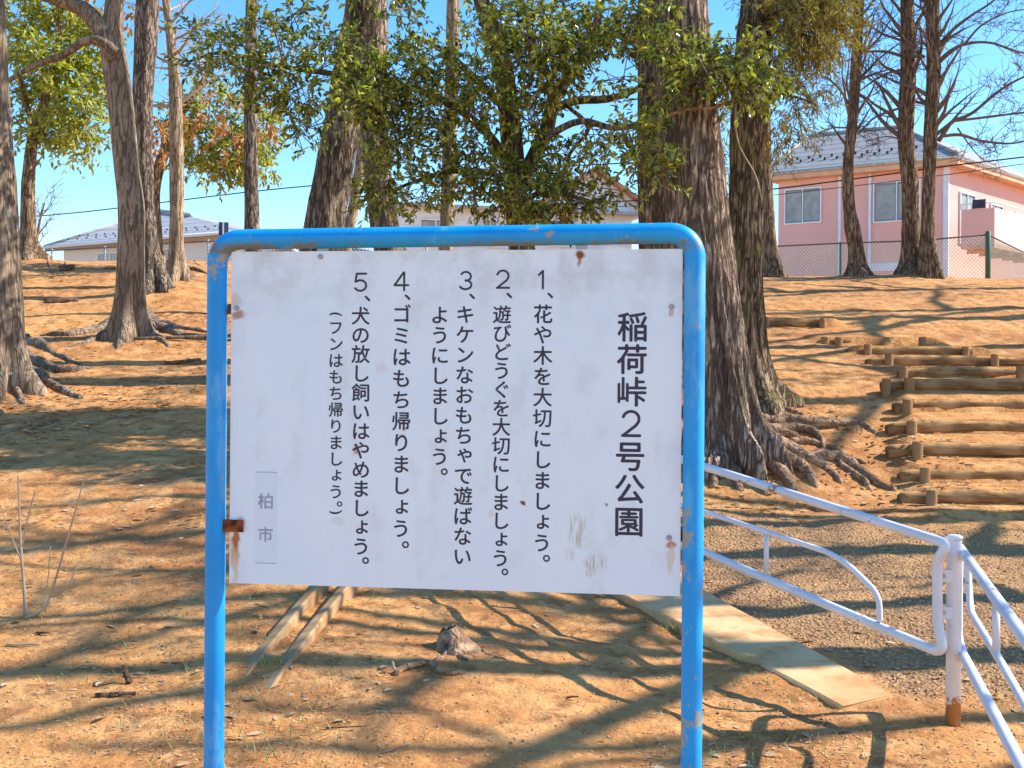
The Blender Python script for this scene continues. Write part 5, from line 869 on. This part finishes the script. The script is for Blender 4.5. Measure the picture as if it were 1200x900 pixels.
def slab(mb, P, t=.12):
    P = np.array(P, float); n = np.cross(P[1] - P[0], P[2] - P[0]); n /= np.linalg.norm(n); n = n if n[2] > 0 else -n; Q = P - n * t; k = len(P)
    mb.add(np.vstack([P, Q]), [list(range(k))], [list(range(2 * k - 1, k - 1, -1))], [[i_, i_ + k, (i_ + 1) % k + k, (i_ + 1) % k] for i_ in range(k)])
def window(T, o, ex, w_, h_, en, divs=1, curtain=True, name='window'):
    """o: lower left corner on the wall, ex: along wall, en: outwards"""
    ez = np.array([0, 0, 1.]); ax = [ex, en, ez]; c = o + ex * w_ / 2 + ez * h_ / 2; t = .06
    mb = MB()
    for s_ in (-1, 1): mb.box(c + ex * s_ * (w_ / 2) + en * .03, (t, .10, h_ + t), ax); mb.box(c + ez * s_ * (h_ / 2) + en * .031, (w_ - t, .098, t), ax)
    f = part(mb, name, M_FRAMEW, T, False)
    mb = MB(); mb.box(c + en * .012, (w_ - t, .012, h_ - t), ax); part(mb, 'pane', M_GLASS, f, False)
    if curtain:
        mb = MB()
        for s_ in (-1, 1):
            n_ = 8
            for k in range(n_): mb.box(c + ex * (s_ * w_ * .25 + (k - n_ / 2 + .5) * w_ * .42 / n_) + en * (.020 + .004 * (k % 2)), (w_ * .42 / n_, .006, h_ * .86), ax)
        part(mb, 'curtain', M_CURT, f, False)
    for k in range(divs): 
        mb = MB(); mb.box(c + en * .045 + ex * (w_ * ((k + 1) / (divs + 1) - .5)), (.05, .03, h_ - t), ax); part(mb, 'mullion', M_FRAMEW, f, False)
def onplane(u, v_, o, d): return plane_pt(u, v_, np.array(o, float), d)
# pink house
DR, DL = 50.0, 54.6
eR, eL = at(1122, 177, DR), at(895, 207, DL); ze = (eR[2] + eL[2]) / 2; eR[2] = eL[2] = ze
fd = eR - eL; FWL = np.linalg.norm(fd); fd /= FWL; fn = np.array([fd[1], -fd[0], 0]); sdv = np.array([.70, .714, 0])
Hs = thing('pink_house', 'two storey pink house with grey slate roof above the log stair', 'house', (eR[0], eR[1], 1.0))
wa, wb = eL - fn * .55 + fd * .5, eR - fn * .55 - fd * .45; wa[2] = wb[2] = 0
back = -fn * 8
mb = MB(); wc = wb + sdv * 13; wd = wa + sdv * 9
base_q = [wa, wb, wc, wd]; mb.hexa([p + (0, 0, .5) for p in base_q], [p + (0, 0, ze - .30) for p in base_q]); part(mb, 'wall', M_PINK, Hs, False)
rL, rR = at(948, 160, 58.5), at(1054, 149, 56.0)
eRR = eR + sdv * 14.5; eBL = eL + sdv * 10; rRR = rR + sdv * 5; 
mb = MB(); slab(mb, [eL, eR, rR, rL], .10); part(mb, 'roof', M_SLATE, Hs, False)
mb = MB(); slab(mb, [eR + (0, 0, .002), eRR + (0, 0, .002), rRR, rR + (0, 0, .002)], .10); part(mb, 'roof', M_SLATE, Hs, False)
mb = MB(); slab(mb, [eBL, eL, rL, rL + sdv * 3], .10); part(mb, 'roof', M_SLATE, Hs, False)
mb = MB(); Q = [eL + (0, 0, -.12), eR + (0, 0, -.12), eRR + (0, 0, -.12), eBL + (0, 0, -.12)]; slab(mb, Q, .24); part(mb, 'fascia', M_PEACH, Hs, False)
mb = MB(); mb.tube([eL + fn * .06 + (0, 0, -.10), eR + fn * .06 + (0, 0, -.10)], .06, 8); part(mb, 'gutter', plain('gutter grey', (.42, .40, .36), .5), Hs)
mb = MB(); sn = np.array([sdv[1], -sdv[0], 0]); mb.tube([eR + sn * .06 + (0, 0, -.06), eRR + sn * .06 + (0, 0, -.06)], .07, 8); part(mb, 'gutter', M_FRAMEW, Hs)
mb = MB(); mb.tube([rL + (0, 0, .04), rR + (0, 0, .04)], .09, 8); mb.tube([rL + (0, 0, .02), eL + (0, 0, .06)], .07, 8); mb.tube([rR + (0, 0, .02), eR + (0, 0, .06)], .07, 8); part(mb, 'ridge_cap', M_SLATE, Hs)
# snow guards on the front slope
sg = MB(); nrm_ = np.cross(eR - eL, rR - eR); nrm_ /= np.linalg.norm(nrm_); nrm_ = nrm_ if nrm_[2] > 0 else -nrm_
for row, off_ in ((.22, 0), (.30, .5)):
    for k in range(13):
        p = (eL + (eR - eL) * ((k + off_) / 13.5 + .02)) * (1 - row) + (rL + (rR - rL) * ((k + off_) / 13.5 + .02)) * row; sg.box(p + nrm_ * .06, (.10, .05, .12), [fd, fn, (0, 0, 1)])
part(sg, 'snow_guards', plain('dark metal', (.05, .05, .05), .6), Hs, False, kind='stuff')
W0 = wa.copy()
def onw(u, v_): return onplane(u, v_, W0, fd)
for (u0, u1, v0, v1, dv) in ((920, 962, 223, 263, 1), (1024, 1078, 215, 261, 1)):
    a = onw(u0, v1); b_ = onw(u1, v1); c_ = onw(u0, v0); window(Hs, a, fd, np.linalg.norm(b_ - a), c_[2] - a[2], fn, dv)
for u in (984, 1019.5):
    p = onw(u, 300); mb = MB(); mb.box((p[0], p[1], (ze - .35 + .5) / 2) + fn * .055, (.12, .10, ze - .9), [fd, fn, (0, 0, 1)]); part(mb, 'downpipe', M_TRIM, Hs, False)
p = wb + fn * .06 - fd * .1; mb = MB(); mb.box((p[0], p[1], (ze - .3 + .5) / 2), (.22, .12, ze - .8), [fd, fn, (0, 0, 1)]); part(mb, 'downpipe', M_TRIM, Hs, False)
a = onw(1021, 318); b_ = onw(1062, 318); mb = MB(); mb.box((a + b_) / 2 + fn * .03 + (0, 0, .2), (np.linalg.norm(b_ - a), .05, .35), [fd, fn, (0, 0, 1)]); part(mb, 'trim_board', M_TRIM, Hs, False)
# balcony on the right corner
bo = at(1126, 288, DR - .6); bz0, bz1 = bo[2], at(1126, 246, DR - .6)[2]; bc = onplane(1165, 288, bo, fd)
sdv2 = sdv; ba_ = np.array([bo[0], bo[1], 0]); bb2 = np.array([bc[0], bc[1], 0]); bd2 = bb2 + sdv2 * 7
mb = MB(); mb.box((ba_ + bb2) / 2 + (0, 0, (bz0 + bz1) / 2) - fn * .06, (np.linalg.norm(bb2 - ba_), .12, bz1 - bz0), [fd, fn, (0, 0, 1)]); part(mb, 'balcony_front', M_PINK, Hs, False)
sn2 = np.array([sdv2[1], -sdv2[0], 0]); mb = MB(); mb.box((bb2 + bd2) / 2 + (0, 0, (bz0 + bz1) / 2) - sn2 * .06 + sdv2 * .06, (7, .12, bz1 - bz0), [sdv2, sn2, (0, 0, 1)]); part(mb, 'balcony_side', wallmat('sunlit pink render', (.80, .66, .60)), Hs, False)  # face turned to the sun: sunlight put into its paler pink
mb = MB(); fl_ = [ba_, bb2, bd2, ba_ + sdv2 * 7]; mb.hexa([p + (0, 0, bz0 - .14) for p in fl_], [p + (0, 0, bz0 + .01) for p in fl_]); part(mb, 'balcony_floor', M_PEACH, Hs, False)
mb = MB(); zt2 = bz1 + .22; mb.tube([ba_ + (0, 0, zt2), bb2 + (0, 0, zt2), bd2 + (0, 0, zt2)], .03, 6)
for p in [ba_ + (bb2 - ba_) * t for t in (0, .33, .66, 1)] + [bb2 + (bd2 - bb2) * t for t in (.15, .3, .45, .6, .8, 1)]: mb.tube([p + (0, 0, bz1), p + (0, 0, zt2)], .025, 6)
part(mb, 'balcony_rail', M_FRAMEW, Hs)
for k in range(5): 
    p = ba_ + (bb2 - ba_) * .5 + sdv2 * (k + .5) * 1.2; mb = MB(); mb.box(p + (0, 0, bz0 - .22), (np.linalg.norm(bb2 - ba_), .12, .15), [fd, fn, (0, 0, 1)]); part(mb, 'joist', M_PEACH, Hs, False)
# windows on the side wall
snw = np.array([sdv[1], -sdv[0], 0])
for t_, w2, z_, h2 in ((1.0, 1.5, bz0 + .35, 2.2), (4.2, 1.3, bz0 + .9, 1.5), (1.5, 1.0, bz0 - 3.0, .9)):
    window(Hs, wb + sdv * t_ + (0, 0, z_), sdv, w2, h2, snw, 1)
mb = MB(); q_ = ba_ + (bb2 - ba_) * .55 + fn * .03; mb.box(q_ + (0, 0, bz1 + .19), (.5, .10, .36), [fd, fn, (0, 0, 1)]); part(mb, 'laundry', plain('dark cloth', (.05, .05, .09), .9), Hs, False)

# left house
eLl, eRl = at(52, 291, 51), at(288, 270, 45); eRl[2] = eLl[2] = (eLl[2] + eRl[2]) / 2; rl1, rl2 = at(184, 249, 55), at(224, 254, 53)
Hl = thing('grey_roof_house', 'low house with a wide grey tiled hip roof behind the crest at left', 'house', (eLl[0], eLl[1], 1.5))
f2 = eRl - eLl; f2 /= np.linalg.norm(f2); n2 = np.array([f2[1], -f2[0], 0])
mb = MB(); slab(mb, [eLl, eRl, rl2, rl1], .12); part(mb, 'roof', M_SLATE2, Hl, False)
mb = MB(); slab(mb, [eLl - n2 * 14, eLl + (0, 0, .003), rl1 + (0, 0, .003), rl1 - n2 * 1], .12); part(mb, 'roof', M_SLATE2, Hl, False)
mb = MB(); slab(mb, [eRl + (0, 0, .003), eRl - n2 * 14, rl2 - n2 * 1, rl2 + (0, 0, .003)], .12); part(mb, 'roof', M_SLATE2, Hl, False)
mb = MB(); a = eLl - n2 * .6 + f2 * .5; b_ = eRl - n2 * .6 - f2 * .5; qq = [a, b_, b_ - n2 * 12, a - n2 * 12]; qq = [np.array([p[0], p[1], 0]) for p in qq]; mb.hexa([p + (0, 0, .8) for p in qq], [p + (0, 0, eLl[2] + .02) for p in qq]); part(mb, 'wall', M_CREAM, Hl, False)
mb = MB(); mb.tube([eLl + n2 * .05, eRl + n2 * .05], .07, 6); part(mb, 'gutter', M_FRAMEW, Hl)
mb = MB(); mb.tube([rl1 + (0, 0, .06), rl2 + (0, 0, .06)], .11, 8); mb.tube([rl1 + (0, 0, .04), eLl + (0, 0, .05)], .07, 6); part(mb, 'ridge_cap', M_SLATE2, Hl)
sg = MB()
for row in (.16, .26):
    for k in range(16): p = (eLl + (eRl - eLl) * (k / 17 + .03)) * (1 - row) + (rl1 + (rl2 - rl1) * (k / 17 + .03)) * row; sg.box(p + (0, 0, .08), (.06, .06, .06))
part(sg, 'snow_guards', plain('dark metal small', (.05, .05, .05), .6), Hl, False, kind='stuff')
for t_ in (2.2, 5.0): window(Hl, a + f2 * t_ + (0, 0, -1.35), f2, 1.5, 1.0, n2)
# roof top panel on its little mast beside the frame corner
pp = at(262, 268, 43); Pn = thing('antenna_panel', 'small dark panel on a mast poking up beside the frame corner', 'panel', (pp[0], pp[1], 1.5))
mb = MB(); mb.tube([(pp[0], pp[1], 1.5), (pp[0], pp[1], pp[2] + .1)], .03, 6); part(mb, 'mast', M_GALV, Pn)
mb = MB(); mb.box(pp, (.34, .10, .46), [(.96, .28, 0), (-.28, .96, 0), (0, 0, 1)]); part(mb, 'panel', plain('dark blue panel', (.05, .06, .12), .4), Pn, False)
mb = MB(); mb.box(pp + (0, -.07, 0), (.05, .02, .44)); part(mb, 'stripe', M_FRAMEW, Pn, False)

# white house behind the oak
Yw = 45.; wl, wr = at(468, 330, Yw), at(740, 330, Yw + 2); fw = wr - wl; fw[2] = 0; fw /= np.linalg.norm(fw); nw = np.array([fw[1], -fw[0], 0])
Hw = thing('white_house', 'white sided house with a red brown gable roof glimpsed through the oak leaves', 'house', (wl[0], wl[1], 1.5))
zt_ = at(560, 240, Yw)[2]; qq = [np.array([p[0], p[1], 0.]) for p in (wl, wr, wr - nw * 8, wl - nw * 8)]
mb = MB(); mb.hexa([p + (0, 0, .8) for p in qq], [p + (0, 0, zt_) for p in qq]); part(mb, 'wall', M_OFFW, Hw, False)
for k in range(14):
    z_ = zt_ - .12 - k * .26; mb = MB(); mb.box((qq[0] + qq[1]) / 2 + nw * .012 + (0, 0, z_), (np.linalg.norm(qq[1] - qq[0]) - .02, .024, .235), [fw, nw, (0, 0, 1)]); part(mb, 'siding_board', M_OFFW, Hw, False)
zr_ = at(700, 196, Yw + 4)[2]; gx = at(690, 300, Yw + 1); g0 = onplane(640, 300, qq[0], fw); g1 = onplane(748, 300, qq[0], fw); g0[2] = g1[2] = at(740, 228, Yw)[2]; gp = (g0 + g1) / 2; gp[2] = at(697, 196, Yw + 1)[2]
mb = MB(); fr_t = [g0, g1, gp]; bk = [p - nw * 8 for p in fr_t]; mb.add(fr_t + bk, [[0, 1, 2]], [[5, 4, 3]], [[0, 3, 4, 1]]); part(mb, 'gable', M_OFFW, Hw, False)
lowx = [np.array([p[0], p[1], 0]) for p in (g0, g1, g1 - nw * 8, g0 - nw * 8)]; mb = MB(); mb.hexa([p + (0, 0, zt_ - .2) for p in lowx], [p + (0, 0, g0[2] + .001) for p in lowx]); part(mb, 'upper_wall', M_OFFW, Hw, False)
for s0, s1 in ((g0 - fw * .4 - (0, 0, .25), gp), (g1 + fw * .4 - (0, 0, .25), gp)):
    mb = MB(); slab(mb, [s0 + nw * .4 + (0, 0, .1), s1 + nw * .4 + (0, 0, .12), s1 - nw * 8 + (0, 0, .12), s0 - nw * 8 + (0, 0, .1)], .14); part(mb, 'roof', M_TERRA, Hw, False)
mb = MB(); qo = [qq[0] - fw * .5 + nw * .5, qq[1] + fw * .3 + nw * .5, qq[1] + fw * .3 - nw * 4, qq[0] - fw * .5 - nw * 4]; slab(mb, [qo[0] + (0, 0, zt_), qo[1] + (0, 0, zt_), qo[2] + (0, 0, zt_ + .5), qo[3] + (0, 0, zt_ + .5)], .12); part(mb, 'roof', plain('grey sheet roof', (.38, .40, .44), .5), Hw, False)
for u0, u1 in ((492, 528), (566, 582), (640, 672)):
    a = onplane(u0, 288, qq[0], fw); b_ = onplane(u1, 288, qq[0], fw); window(Hw, a + nw * .02, fw, np.linalg.norm(b_ - a), 1.0, nw)
# small white shed roof
ps = at(326, 300, 40); Sh = thing('white_shed', 'little white gabled shed roof showing under the top bar', 'shed', (ps[0], ps[1], 1.5))
ex_ = np.array([1, 0, 0.]); L_, R_, A_ = at(304, 297, 40), at(350, 297, 40), at(336, 286, 40)
mb = MB(); mb.hexa([L_ * (1, 1, 0) + (0.1, 0, .8), R_ * (1, 1, 0) + (-.1, 0, .8), R_ * (1, 1, 0) + (-.1, 3, .8), L_ * (1, 1, 0) + (.1, 3, .8)], [L_ + (.1, 0, -.1), R_ + (-.1, 0, -.1), R_ + (-.1, 3, -.1), L_ + (.1, 3, -.1)]); part(mb, 'wall', M_OFFW, Sh, False)
for s_ in (L_, R_): mb = MB(); slab(mb, [s_ + (0, -.2, 0), A_ + (0, -.2, .02), A_ + (0, 3.2, .02), s_ + (0, 3.2, 0)], .06); part(mb, 'roof', M_TRIM, Sh, False)
# dark blue house glimpsed between the cedars
pk = at(850, 330, 44); Hb = thing('dark_blue_house', 'narrow glimpse of a dark blue grey house between the two cedars', 'house', (pk[0], pk[1], 1.5))
b0, b1 = at(838, 262, 44), at(880, 262, 44); mb = MB(); qq2 = [b0 * (1, 1, 0), b1 * (1, 1, 0), b1 * (1, 1, 0) + (0, 5, 0), b0 * (1, 1, 0) + (0, 5, 0)]; mb.hexa([p + (0, 0, 1.) for p in qq2], [p + (0, 0, b0[2]) for p in qq2]); part(mb, 'wall', plain('blue grey wall', (.16, .19, .26), .8), Hb, False)
mb = MB(); slab(mb, [b0 + (-.2, -.4, 0), b1 + (.2, -.4, 0), b1 + (.2, 2.5, 1.0), b0 + (-.2, 2.5, 1.0)], .15); part(mb, 'roof', M_SLATE2, Hb, False)

# ================================================================= FENCES
M_GREEN = plain('green fence paint', (.055, .13, .075), .5, .15, 20); M_FTOP = plain('fence rail', (.16, .13, .11), .7, .2, 20); M_WIRE = plain('fence wire', (.28, .36, .30), .5, .1, 20, .4)
def fence(name, label, tops, hgt, mpost, mrail, mwire, wide=(), step=.11, rw=.007):
    b0 = tops[0]; T = thing(name, label, 'fence', (b0[0], b0[1], b0[2] - hgt))
    mb = MB(); mb.tube(np.array(tops), .024, 8, True); part(mb, 'rail', mrail, T)
    for k, p in enumerate(tops):
        r_ = .075 if k in wide else .032
        mb = MB(); mb.tube([p + (0, 0, -hgt - .6), p + (0, 0, .03 if k not in wide else .08), p + (0, 0, .045 if k not in wide else .10)], [r_, r_, r_ * .7], 10); part(mb, 'post', mpost, T)
    mb = MB()
    for p, q_ in zip(tops[:-1], tops[1:]):
        L = np.linalg.norm((q_ - p)[:2]); e = (q_ - p) / L; n_ = int((L + hgt) / step)
        for k in range(n_):
            s0 = k * step
            for sg_ in (1, -1):
                a0 = s0; a1 = s0 - hgt; z0, z1 = 0., -hgt
                if a0 > L: z0 = -(a0 - L); a0 = L
                if a1 < 0: z1 = -hgt + (0 - a1); a1 = 0
                if z0 <= z1: continue
                if sg_ < 0: a0, a1 = L - a0, L - a1
                n_off = np.array([e[1], -e[0], 0]) * .004 * sg_
                mb.tube([p + e * a0 + (0, 0, z0) + n_off, p + e * a1 + (0, 0, z1) + n_off], rw, 3, False)
    part(mb, 'chain_link', mwire, T, False, kind='stuff'); return T
fence('chain_link_fence', 'green chain link fence on the crest in front of the pink house', [at(880, 290, 38.4), at(985, 285, 36.8), at(1076, 282, 35.4), at(1158, 275, 34.2), at(1215, 303, 38)], 1.35, M_GREEN, M_FTOP, M_WIRE, (3,))
fence('chain_link_fence', 'chain link fence on the crest in front of the low grey roof house', [at(20, 296, 40), at(61, 293.5, 39.4), at(123, 290, 38.6), at(185, 286, 37.8), at(244, 282.5, 37), at(315, 284, 36.5), at(500, 284, 36)], 1.1, M_GALV, M_FTOP, plain('grey fence wire', (.40, .40, .42), .5, .1, 20, .4))
# overhead cables
M_CABLE = plain('black cable', (.02, .02, .022), .6)
def cable(label, pts, r=.018):
    P = catmull(np.array([at(*q_) for q_ in pts]), 1.); mb = MB(); mb.tube(P, r, 6); o = mb.obj('power_cable', M_CABLE, None, True, P[len(P) // 2]); o['label'] = label; o['category'] = 'cable'
cable('overhead cable sloping gently across the sky at the left', [(-120, 262, 40), (60, 252, 39), (200, 236, 38), (290, 225, 37), (372, 217, 36), (480, 208, 35), (640, 196, 34), (800, 188, 33)], .018)
cable('upper heavy overhead cable in front of the pink house roof', [(640, 240, 34), (800, 232, 34), (903, 222, 33), (1050, 203, 32), (1115, 194, 31), (1200, 184, 30), (1500, 150, 28)], .020)
cable('lower thin overhead cable in front of the pink house wall', [(640, 246, 34), (800, 238, 34), (903, 229, 33), (1050, 212, 32), (1115, 204, 31), (1200, 192, 30), (1500, 162, 28)], .011)

# ================================================================= SMALL THINGS ON THE GROUND
def stump():
    p = hit(533, 762); r = .055; T = thing('tree_stump', 'small jagged cut stump with thin roots under the middle of the board', 'stump', p)
    a = np.linspace(0, 2 * np.pi, 20, endpoint=False); P = [p + (0, 0, -.06), p + (.0, 0, .0), p + (-.006, 0, .035), p + (-.02, .01, .075), p + (-.03, .01, .105), p + (-.032, .01, .10)]; R = [.15, .12, .085, .066, .052, .03]
    m = 1 + .25 * vnoise(np.cos(a)[None] * 2.2 + 4, np.sin(a)[None] * 2.2, np.arange(6)[:, None] * .3); mb = MB(); mb.tube(P, R, 20, True, mult=m); part(mb, 'trunk', M_ROOT, T)
    for k, (pts, w) in enumerate([([(538, 764), (556, 770), (580, 772), (618, 780)], 9), ([(545, 757), (565, 765), (600, 777)], 8), ([(525, 765), (515, 772), (505, 778)], 7), ([(538, 770), (550, 780)], 6)]): root(T, pts, w, .3, M_ROOT, .3, seed=k + 40.)
stump()
def surface_root(label, pts, w, lift=.35, arch=0., w1=.5, seed=0.):
    P = np.array([hit(*q_) for q_ in pts]); P = catmull(P, .03); n = len(P); t = np.linspace(0, 1, n); r = w / 2 / F * P[:, 1] * (1 - (1 - w1) * t)
    P[:, 2] = gh(P[:, 0], P[:, 1]) + r * lift + arch * np.sin(np.pi * t) - r * .8 * ((t < .03) | (t > .97)); mb = MB(); mb.tube(P, r, 9, True, .25, seed)
    o = mb.obj('exposed_root', M_ROOT, None, True, P[0]); o['label'] = label; o['category'] = 'root'
surface_root('looping bare root arching out of the soil below the stump', [(462, 793), (478, 785), (505, 783), (520, 792), (545, 789)], 8, .6, .012, .6, 1.)
surface_root('thin winding root left of centre below the gutter walls', [(430, 840), (455, 836), (478, 838), (495, 834)], 3, .4, 0, .5, 2.)
def stick(label, u, v_, dx, dy, dz, r=.008, name='stick', mat=None, cat='stick'):
    p = hit(u, v_); P = np.array([p + np.array([dx, dy, dz]) * t + np.array([.004 * math.sin(t * 9), 0, .006]) for t in np.linspace(0, 1, 6)]); mb = MB(); mb.tube(P, np.linspace(r, r * .6, 6), 7, True, .15, u * .1)
    o = mb.obj(name, mat or M_DEADW, None, True, p); o['label'] = label; o['category'] = cat
stick('dark broken root stub sticking up left of the left pipe', 151, 803, -.03, .02, .075, .016, 'root_stub', M_DEADW, 'root')
stick('short bark piece lying below the root stub', 112, 819, .16, .02, .006, .012, 'bark_piece', M_DEADW, 'bark')
stick('small pale upright stub beside the looping root', 464, 790, -.02, 0, .05, .008, 'root_stub', M_TWIGP, 'root')
stick('short dark stick near the left edge', 42, 744, .08, -.03, .01, .007, mat=M_DEADW)
stick('long thin twig across the slope left of the sign', 170, 482, .33, -.28, .01, .007)
stick('thin stick lying in the foreground centre', 382, 856, .16, -.01, .012, .004)
stick('forked pale twig in the centre foreground', 448, 884, .10, .09, .01, .003, mat=M_TWIGP)
stick('curled dry stick under the board, centre right', 664, 819, .05, -.02, .01, .005, mat=M_DEADW)
stick('pale stick lying low at the left edge', 8, 759, .16, .01, .008, .008, mat=M_TWIGP)
stick('piece of dead wood on the slope left of the forked tree', 52, 355, .5, .1, .05, .07, 'dead_wood', M_DEADW, 'log')
stick('stubby dark log on the crest left of the forked tree', 70, 317, .25, .1, .08, .08, 'dead_wood', M_DEADW, 'log')
stick('split branch lying on the slope behind the left pipe', 193, 427, .42, .1, .06, .03, 'dead_wood', M_DEADW, 'log')
stick('grey branch lying right of the forked tree roots', 150, 398, 1.3, .1, .06, .03, 'dead_wood', M_GREYB, 'log')
# bare shrub low at the left edge
sp0 = hit(28, 722); Sb = thing('bare_shrub', 'leafless shrub of thin upright stems at the left edge', 'shrub', sp0)
for k, px in enumerate(([(30, 722, 6), (28, 690, 5), (25, 650, 4), (23, 610, 3), (21, 558, 2)], [(24, 655, 2.5), (12, 625, 2), (0, 592, 1.5), (-6, 575, 1.2)], [(26, 640, 2.5), (32, 610, 2), (41, 575, 1.4)], [(30, 724, 4), (50, 715, 4), (60, 695, 3.4), (72, 655, 3), (85, 610, 2.4), (100, 556, 1.6)], [(62, 700, 2.4), (78, 690, 2), (92, 658, 1.4)], [(50, 712, 2), (56, 680, 1.6), (59, 640, 1.2)])):
    Ys = sp0[1] - .02 * k; P = path3(px, Ys); C = catmull(P, .03); mb = MB(); mb.tube(C[:, :3], C[:, 3] * .8, 7); part(mb, 'stem', M_TWIGP, Sb)
# loose litter, needles and pebbles
def scatter(n, gen): return gen(n)
def ground_pts(n, rng, vlo=300, vhi=905, ulo=-30, uhi=1230, pw=1.):
    # uniform over the picture area is dense near, thin far: draw depth, then side
    y = 3.9 * (30 / 3.9) ** (rng.uniform(0, 1, n) ** pw); x = rng.uniform(-.47, .47, n) * (y + .6); return x, y
rng = np.random.default_rng(55)
def litter(n, smin, smax, mat, name, label, cat_kind, wr=.45, patch=0., pw=1.1, cond=None, stand=0.):
    x, y = ground_pts(n, rng, pw=pw); 
    if patch: 
        k = fbm(x * 1.1 + 9, y * 1.1, 3., 3) + rng.normal(size=len(x)) * .10 > patch; x, y = x[k], y[k]
    if cond is not None: k = cond(x, y); x, y = x[k], y[k]
    z = gh(x, y) + .004; n = len(x); a = rng.uniform(0, 6.28, n); s = rng.uniform(smin, smax, n) * (1 + y * .012)
    D = np.stack([np.cos(a), np.sin(a), rng.uniform(-.04, .10, n) + stand], -1); S = np.stack([-np.sin(a), np.cos(a), rng.uniform(-.3, .3, n)], -1); P = np.stack([x, y, z], -1)
    D /= np.linalg.norm(D, axis=1)[:, None]
    wv_ = S * (s * wr / 2)[:, None]; up_ = np.array([0, 0, 1.]) * (s * .05)[:, None]; d = D * s[:, None]
    V = np.stack([P, P + d * .3 + wv_ + up_, P + d * .7 + wv_ * .8 + up_, P + d, P + d * .7 - wv_ * .8 + up_, P + d * .3 - wv_ + up_], 1).reshape(-1, 3); k = np.arange(n)[:, None] * 6
    mb = MB(); mb.add(V, np.concatenate([k + [[0, 1, 2, 3]], k + [[0, 3, 4, 5]]])); o = mb.obj(name, mat, None, True, None, kind='stuff'); o['label'] = label; o['category'] = cat_kind
litter(16000, .006, .020, M_LITTER, 'fallen_leaves', 'small dry leaves and chaff scattered over the orange soil', 'litter', .5, -.1)
litter(15000, .02, .060, M_LITTER, 'dry_needles', 'thin dry straw and needles lying over the soil', 'litter', .05, .02)
litter(2600, .03, .07, M_LITTER, 'fallen_leaves', 'larger brown leaves gathered in patches on the slope', 'litter', .45, .22, .8)
litter(9000, .03, .065, M_LITTER, 'fallen_leaves', 'brown leaves drifting over the left slope between the trees', 'litter', .5, .08, .75, lambda x, y: (x < .5) & (y > 8))
def near_root(x, y): return ((x + 4.3) ** 2 + (y - 15.8) ** 2 < 9) | ((x + 5.8) ** 2 + (y - 12.3) ** 2 < 5) | ((x - 2.6) ** 2 + (y - 10.8) ** 2 < 2.2)
litter(30000, .03, .075, M_LITTER, 'fallen_leaves', 'brown leaves lying thick among the tree roots', 'litter', .5, -.3, .8, near_root)
litter(9000, .02, .05, M_GRASS, 'grass_tufts', 'sparse short grass blades in the foreground soil', 'grass', .10, .28, 1.6, lambda x, y: y < 7.5, stand=1.3)
# grass tufts at the stump and along the edging
mb = MB()
for (u, v_, n, h_) in ((536, 755, 34, .07), (526, 752, 14, .05), (838, 762, 14, .05), (792, 742, 20, .06), (775, 738, 14, .05), (880, 790, 16, .03), (905, 800, 14, .03), (860, 778, 16, .03), (935, 812, 10, .03), (960, 818, 10, .03), (310, 780, 24, .03), (330, 778, 20, .03), (848, 830, 12, .03), (875, 866, 12, .03), (930, 822, 10, .03), (785, 812, 12, .03), (778, 838, 10, .025)):
    p = hit(u, v_)
    for k in range(n):
        a = rng.uniform(0, 6.28); d = np.array([math.cos(a) * .5, math.sin(a) * .5, 1.]) * h_ * rng.uniform(.5, 1.2); q0 = p + np.array([rng.normal() * .02, rng.normal() * .02, -.004]); s_ = np.array([-math.sin(a), math.cos(a), 0]) * .0022
        mb.add([q0 - s_, q0 + s_, q0 + d * .6 + s_ * .8, q0 + d * .6 - s_ * .8, q0 + d + np.array([d[0], d[1], 0]) * .5], [[0, 1, 2, 3]], [[3, 2, 4]])
o = mb.obj('grass_tufts', M_GRASS, None, True, None, kind='stuff'); o['label'] = 'small green grass tufts by the stump and along the concrete edging'; o['category'] = 'grass'
# pebbles: squashed rough octahedra
def pebbles(n, lo, hi, mat, name, label, cond, pw=1.2):
    x, y = ground_pts(n, rng, pw=pw); k = cond(x, y); x, y = x[k], y[k]; n = len(x); s = rng.uniform(lo, hi, n) ** 1.0; a = rng.uniform(0, 6.28, n)
    O = np.array([[1, 0, 0], [.3, .9, .1], [-.8, .5, 0], [-.7, -.6, .1], [.4, -.9, 0], [.1, .1, .8], [0, 0, -.6]])
    V = O[None] * rng.uniform(.65, 1.2, (n, 7, 1)) * s[:, None, None]; c, s_ = np.cos(a)[:, None], np.sin(a)[:, None]; V = np.stack([V[..., 0] * c - V[..., 1] * s_, V[..., 0] * s_ + V[..., 1] * c, V[..., 2]], -1) + np.stack([x, y, gh(x, y) + s * .15], -1)[:, None]
    f = []; kk = np.arange(n)[:, None] * 7
    f = np.concatenate([kk + [[i_, (i_ + 1) % 5, 5]] for i_ in range(5)] + [kk + [[(i_ + 1) % 5, i_, 6]] for i_ in range(5)])
    mb = MB(); mb.add(V.reshape(-1, 3), f); o = mb.obj(name, mat, None, False, None, kind='stuff'); o['label'] = label; o['category'] = 'gravel'
g = G('pebble'); gi = g.n('NewGeometry').outputs['Random Per Island']; M_PEB = g.done(g.mix(gi, (.34, .18, .085), (.66, .40, .21)), .9, None, .2)
g = G('soil crumb'); gi = g.n('NewGeometry').outputs['Random Per Island']; M_CRUMB = g.done(g.mix(gi, (.28, .15, .08), (.62, .38, .19)), .95, None, .1)
pebbles(36000, .005, .014, M_PEB, 'path_gravel', 'loose gravel on the path behind the white barrier', lambda x, y: gravel(x, y) > .5, 1.0)
pebbles(7000, .003, .010, M_CRUMB, 'soil_crumbs', 'small crumbs of soil and stones on the bare ground', lambda x, y: gravel(x, y) < .5)
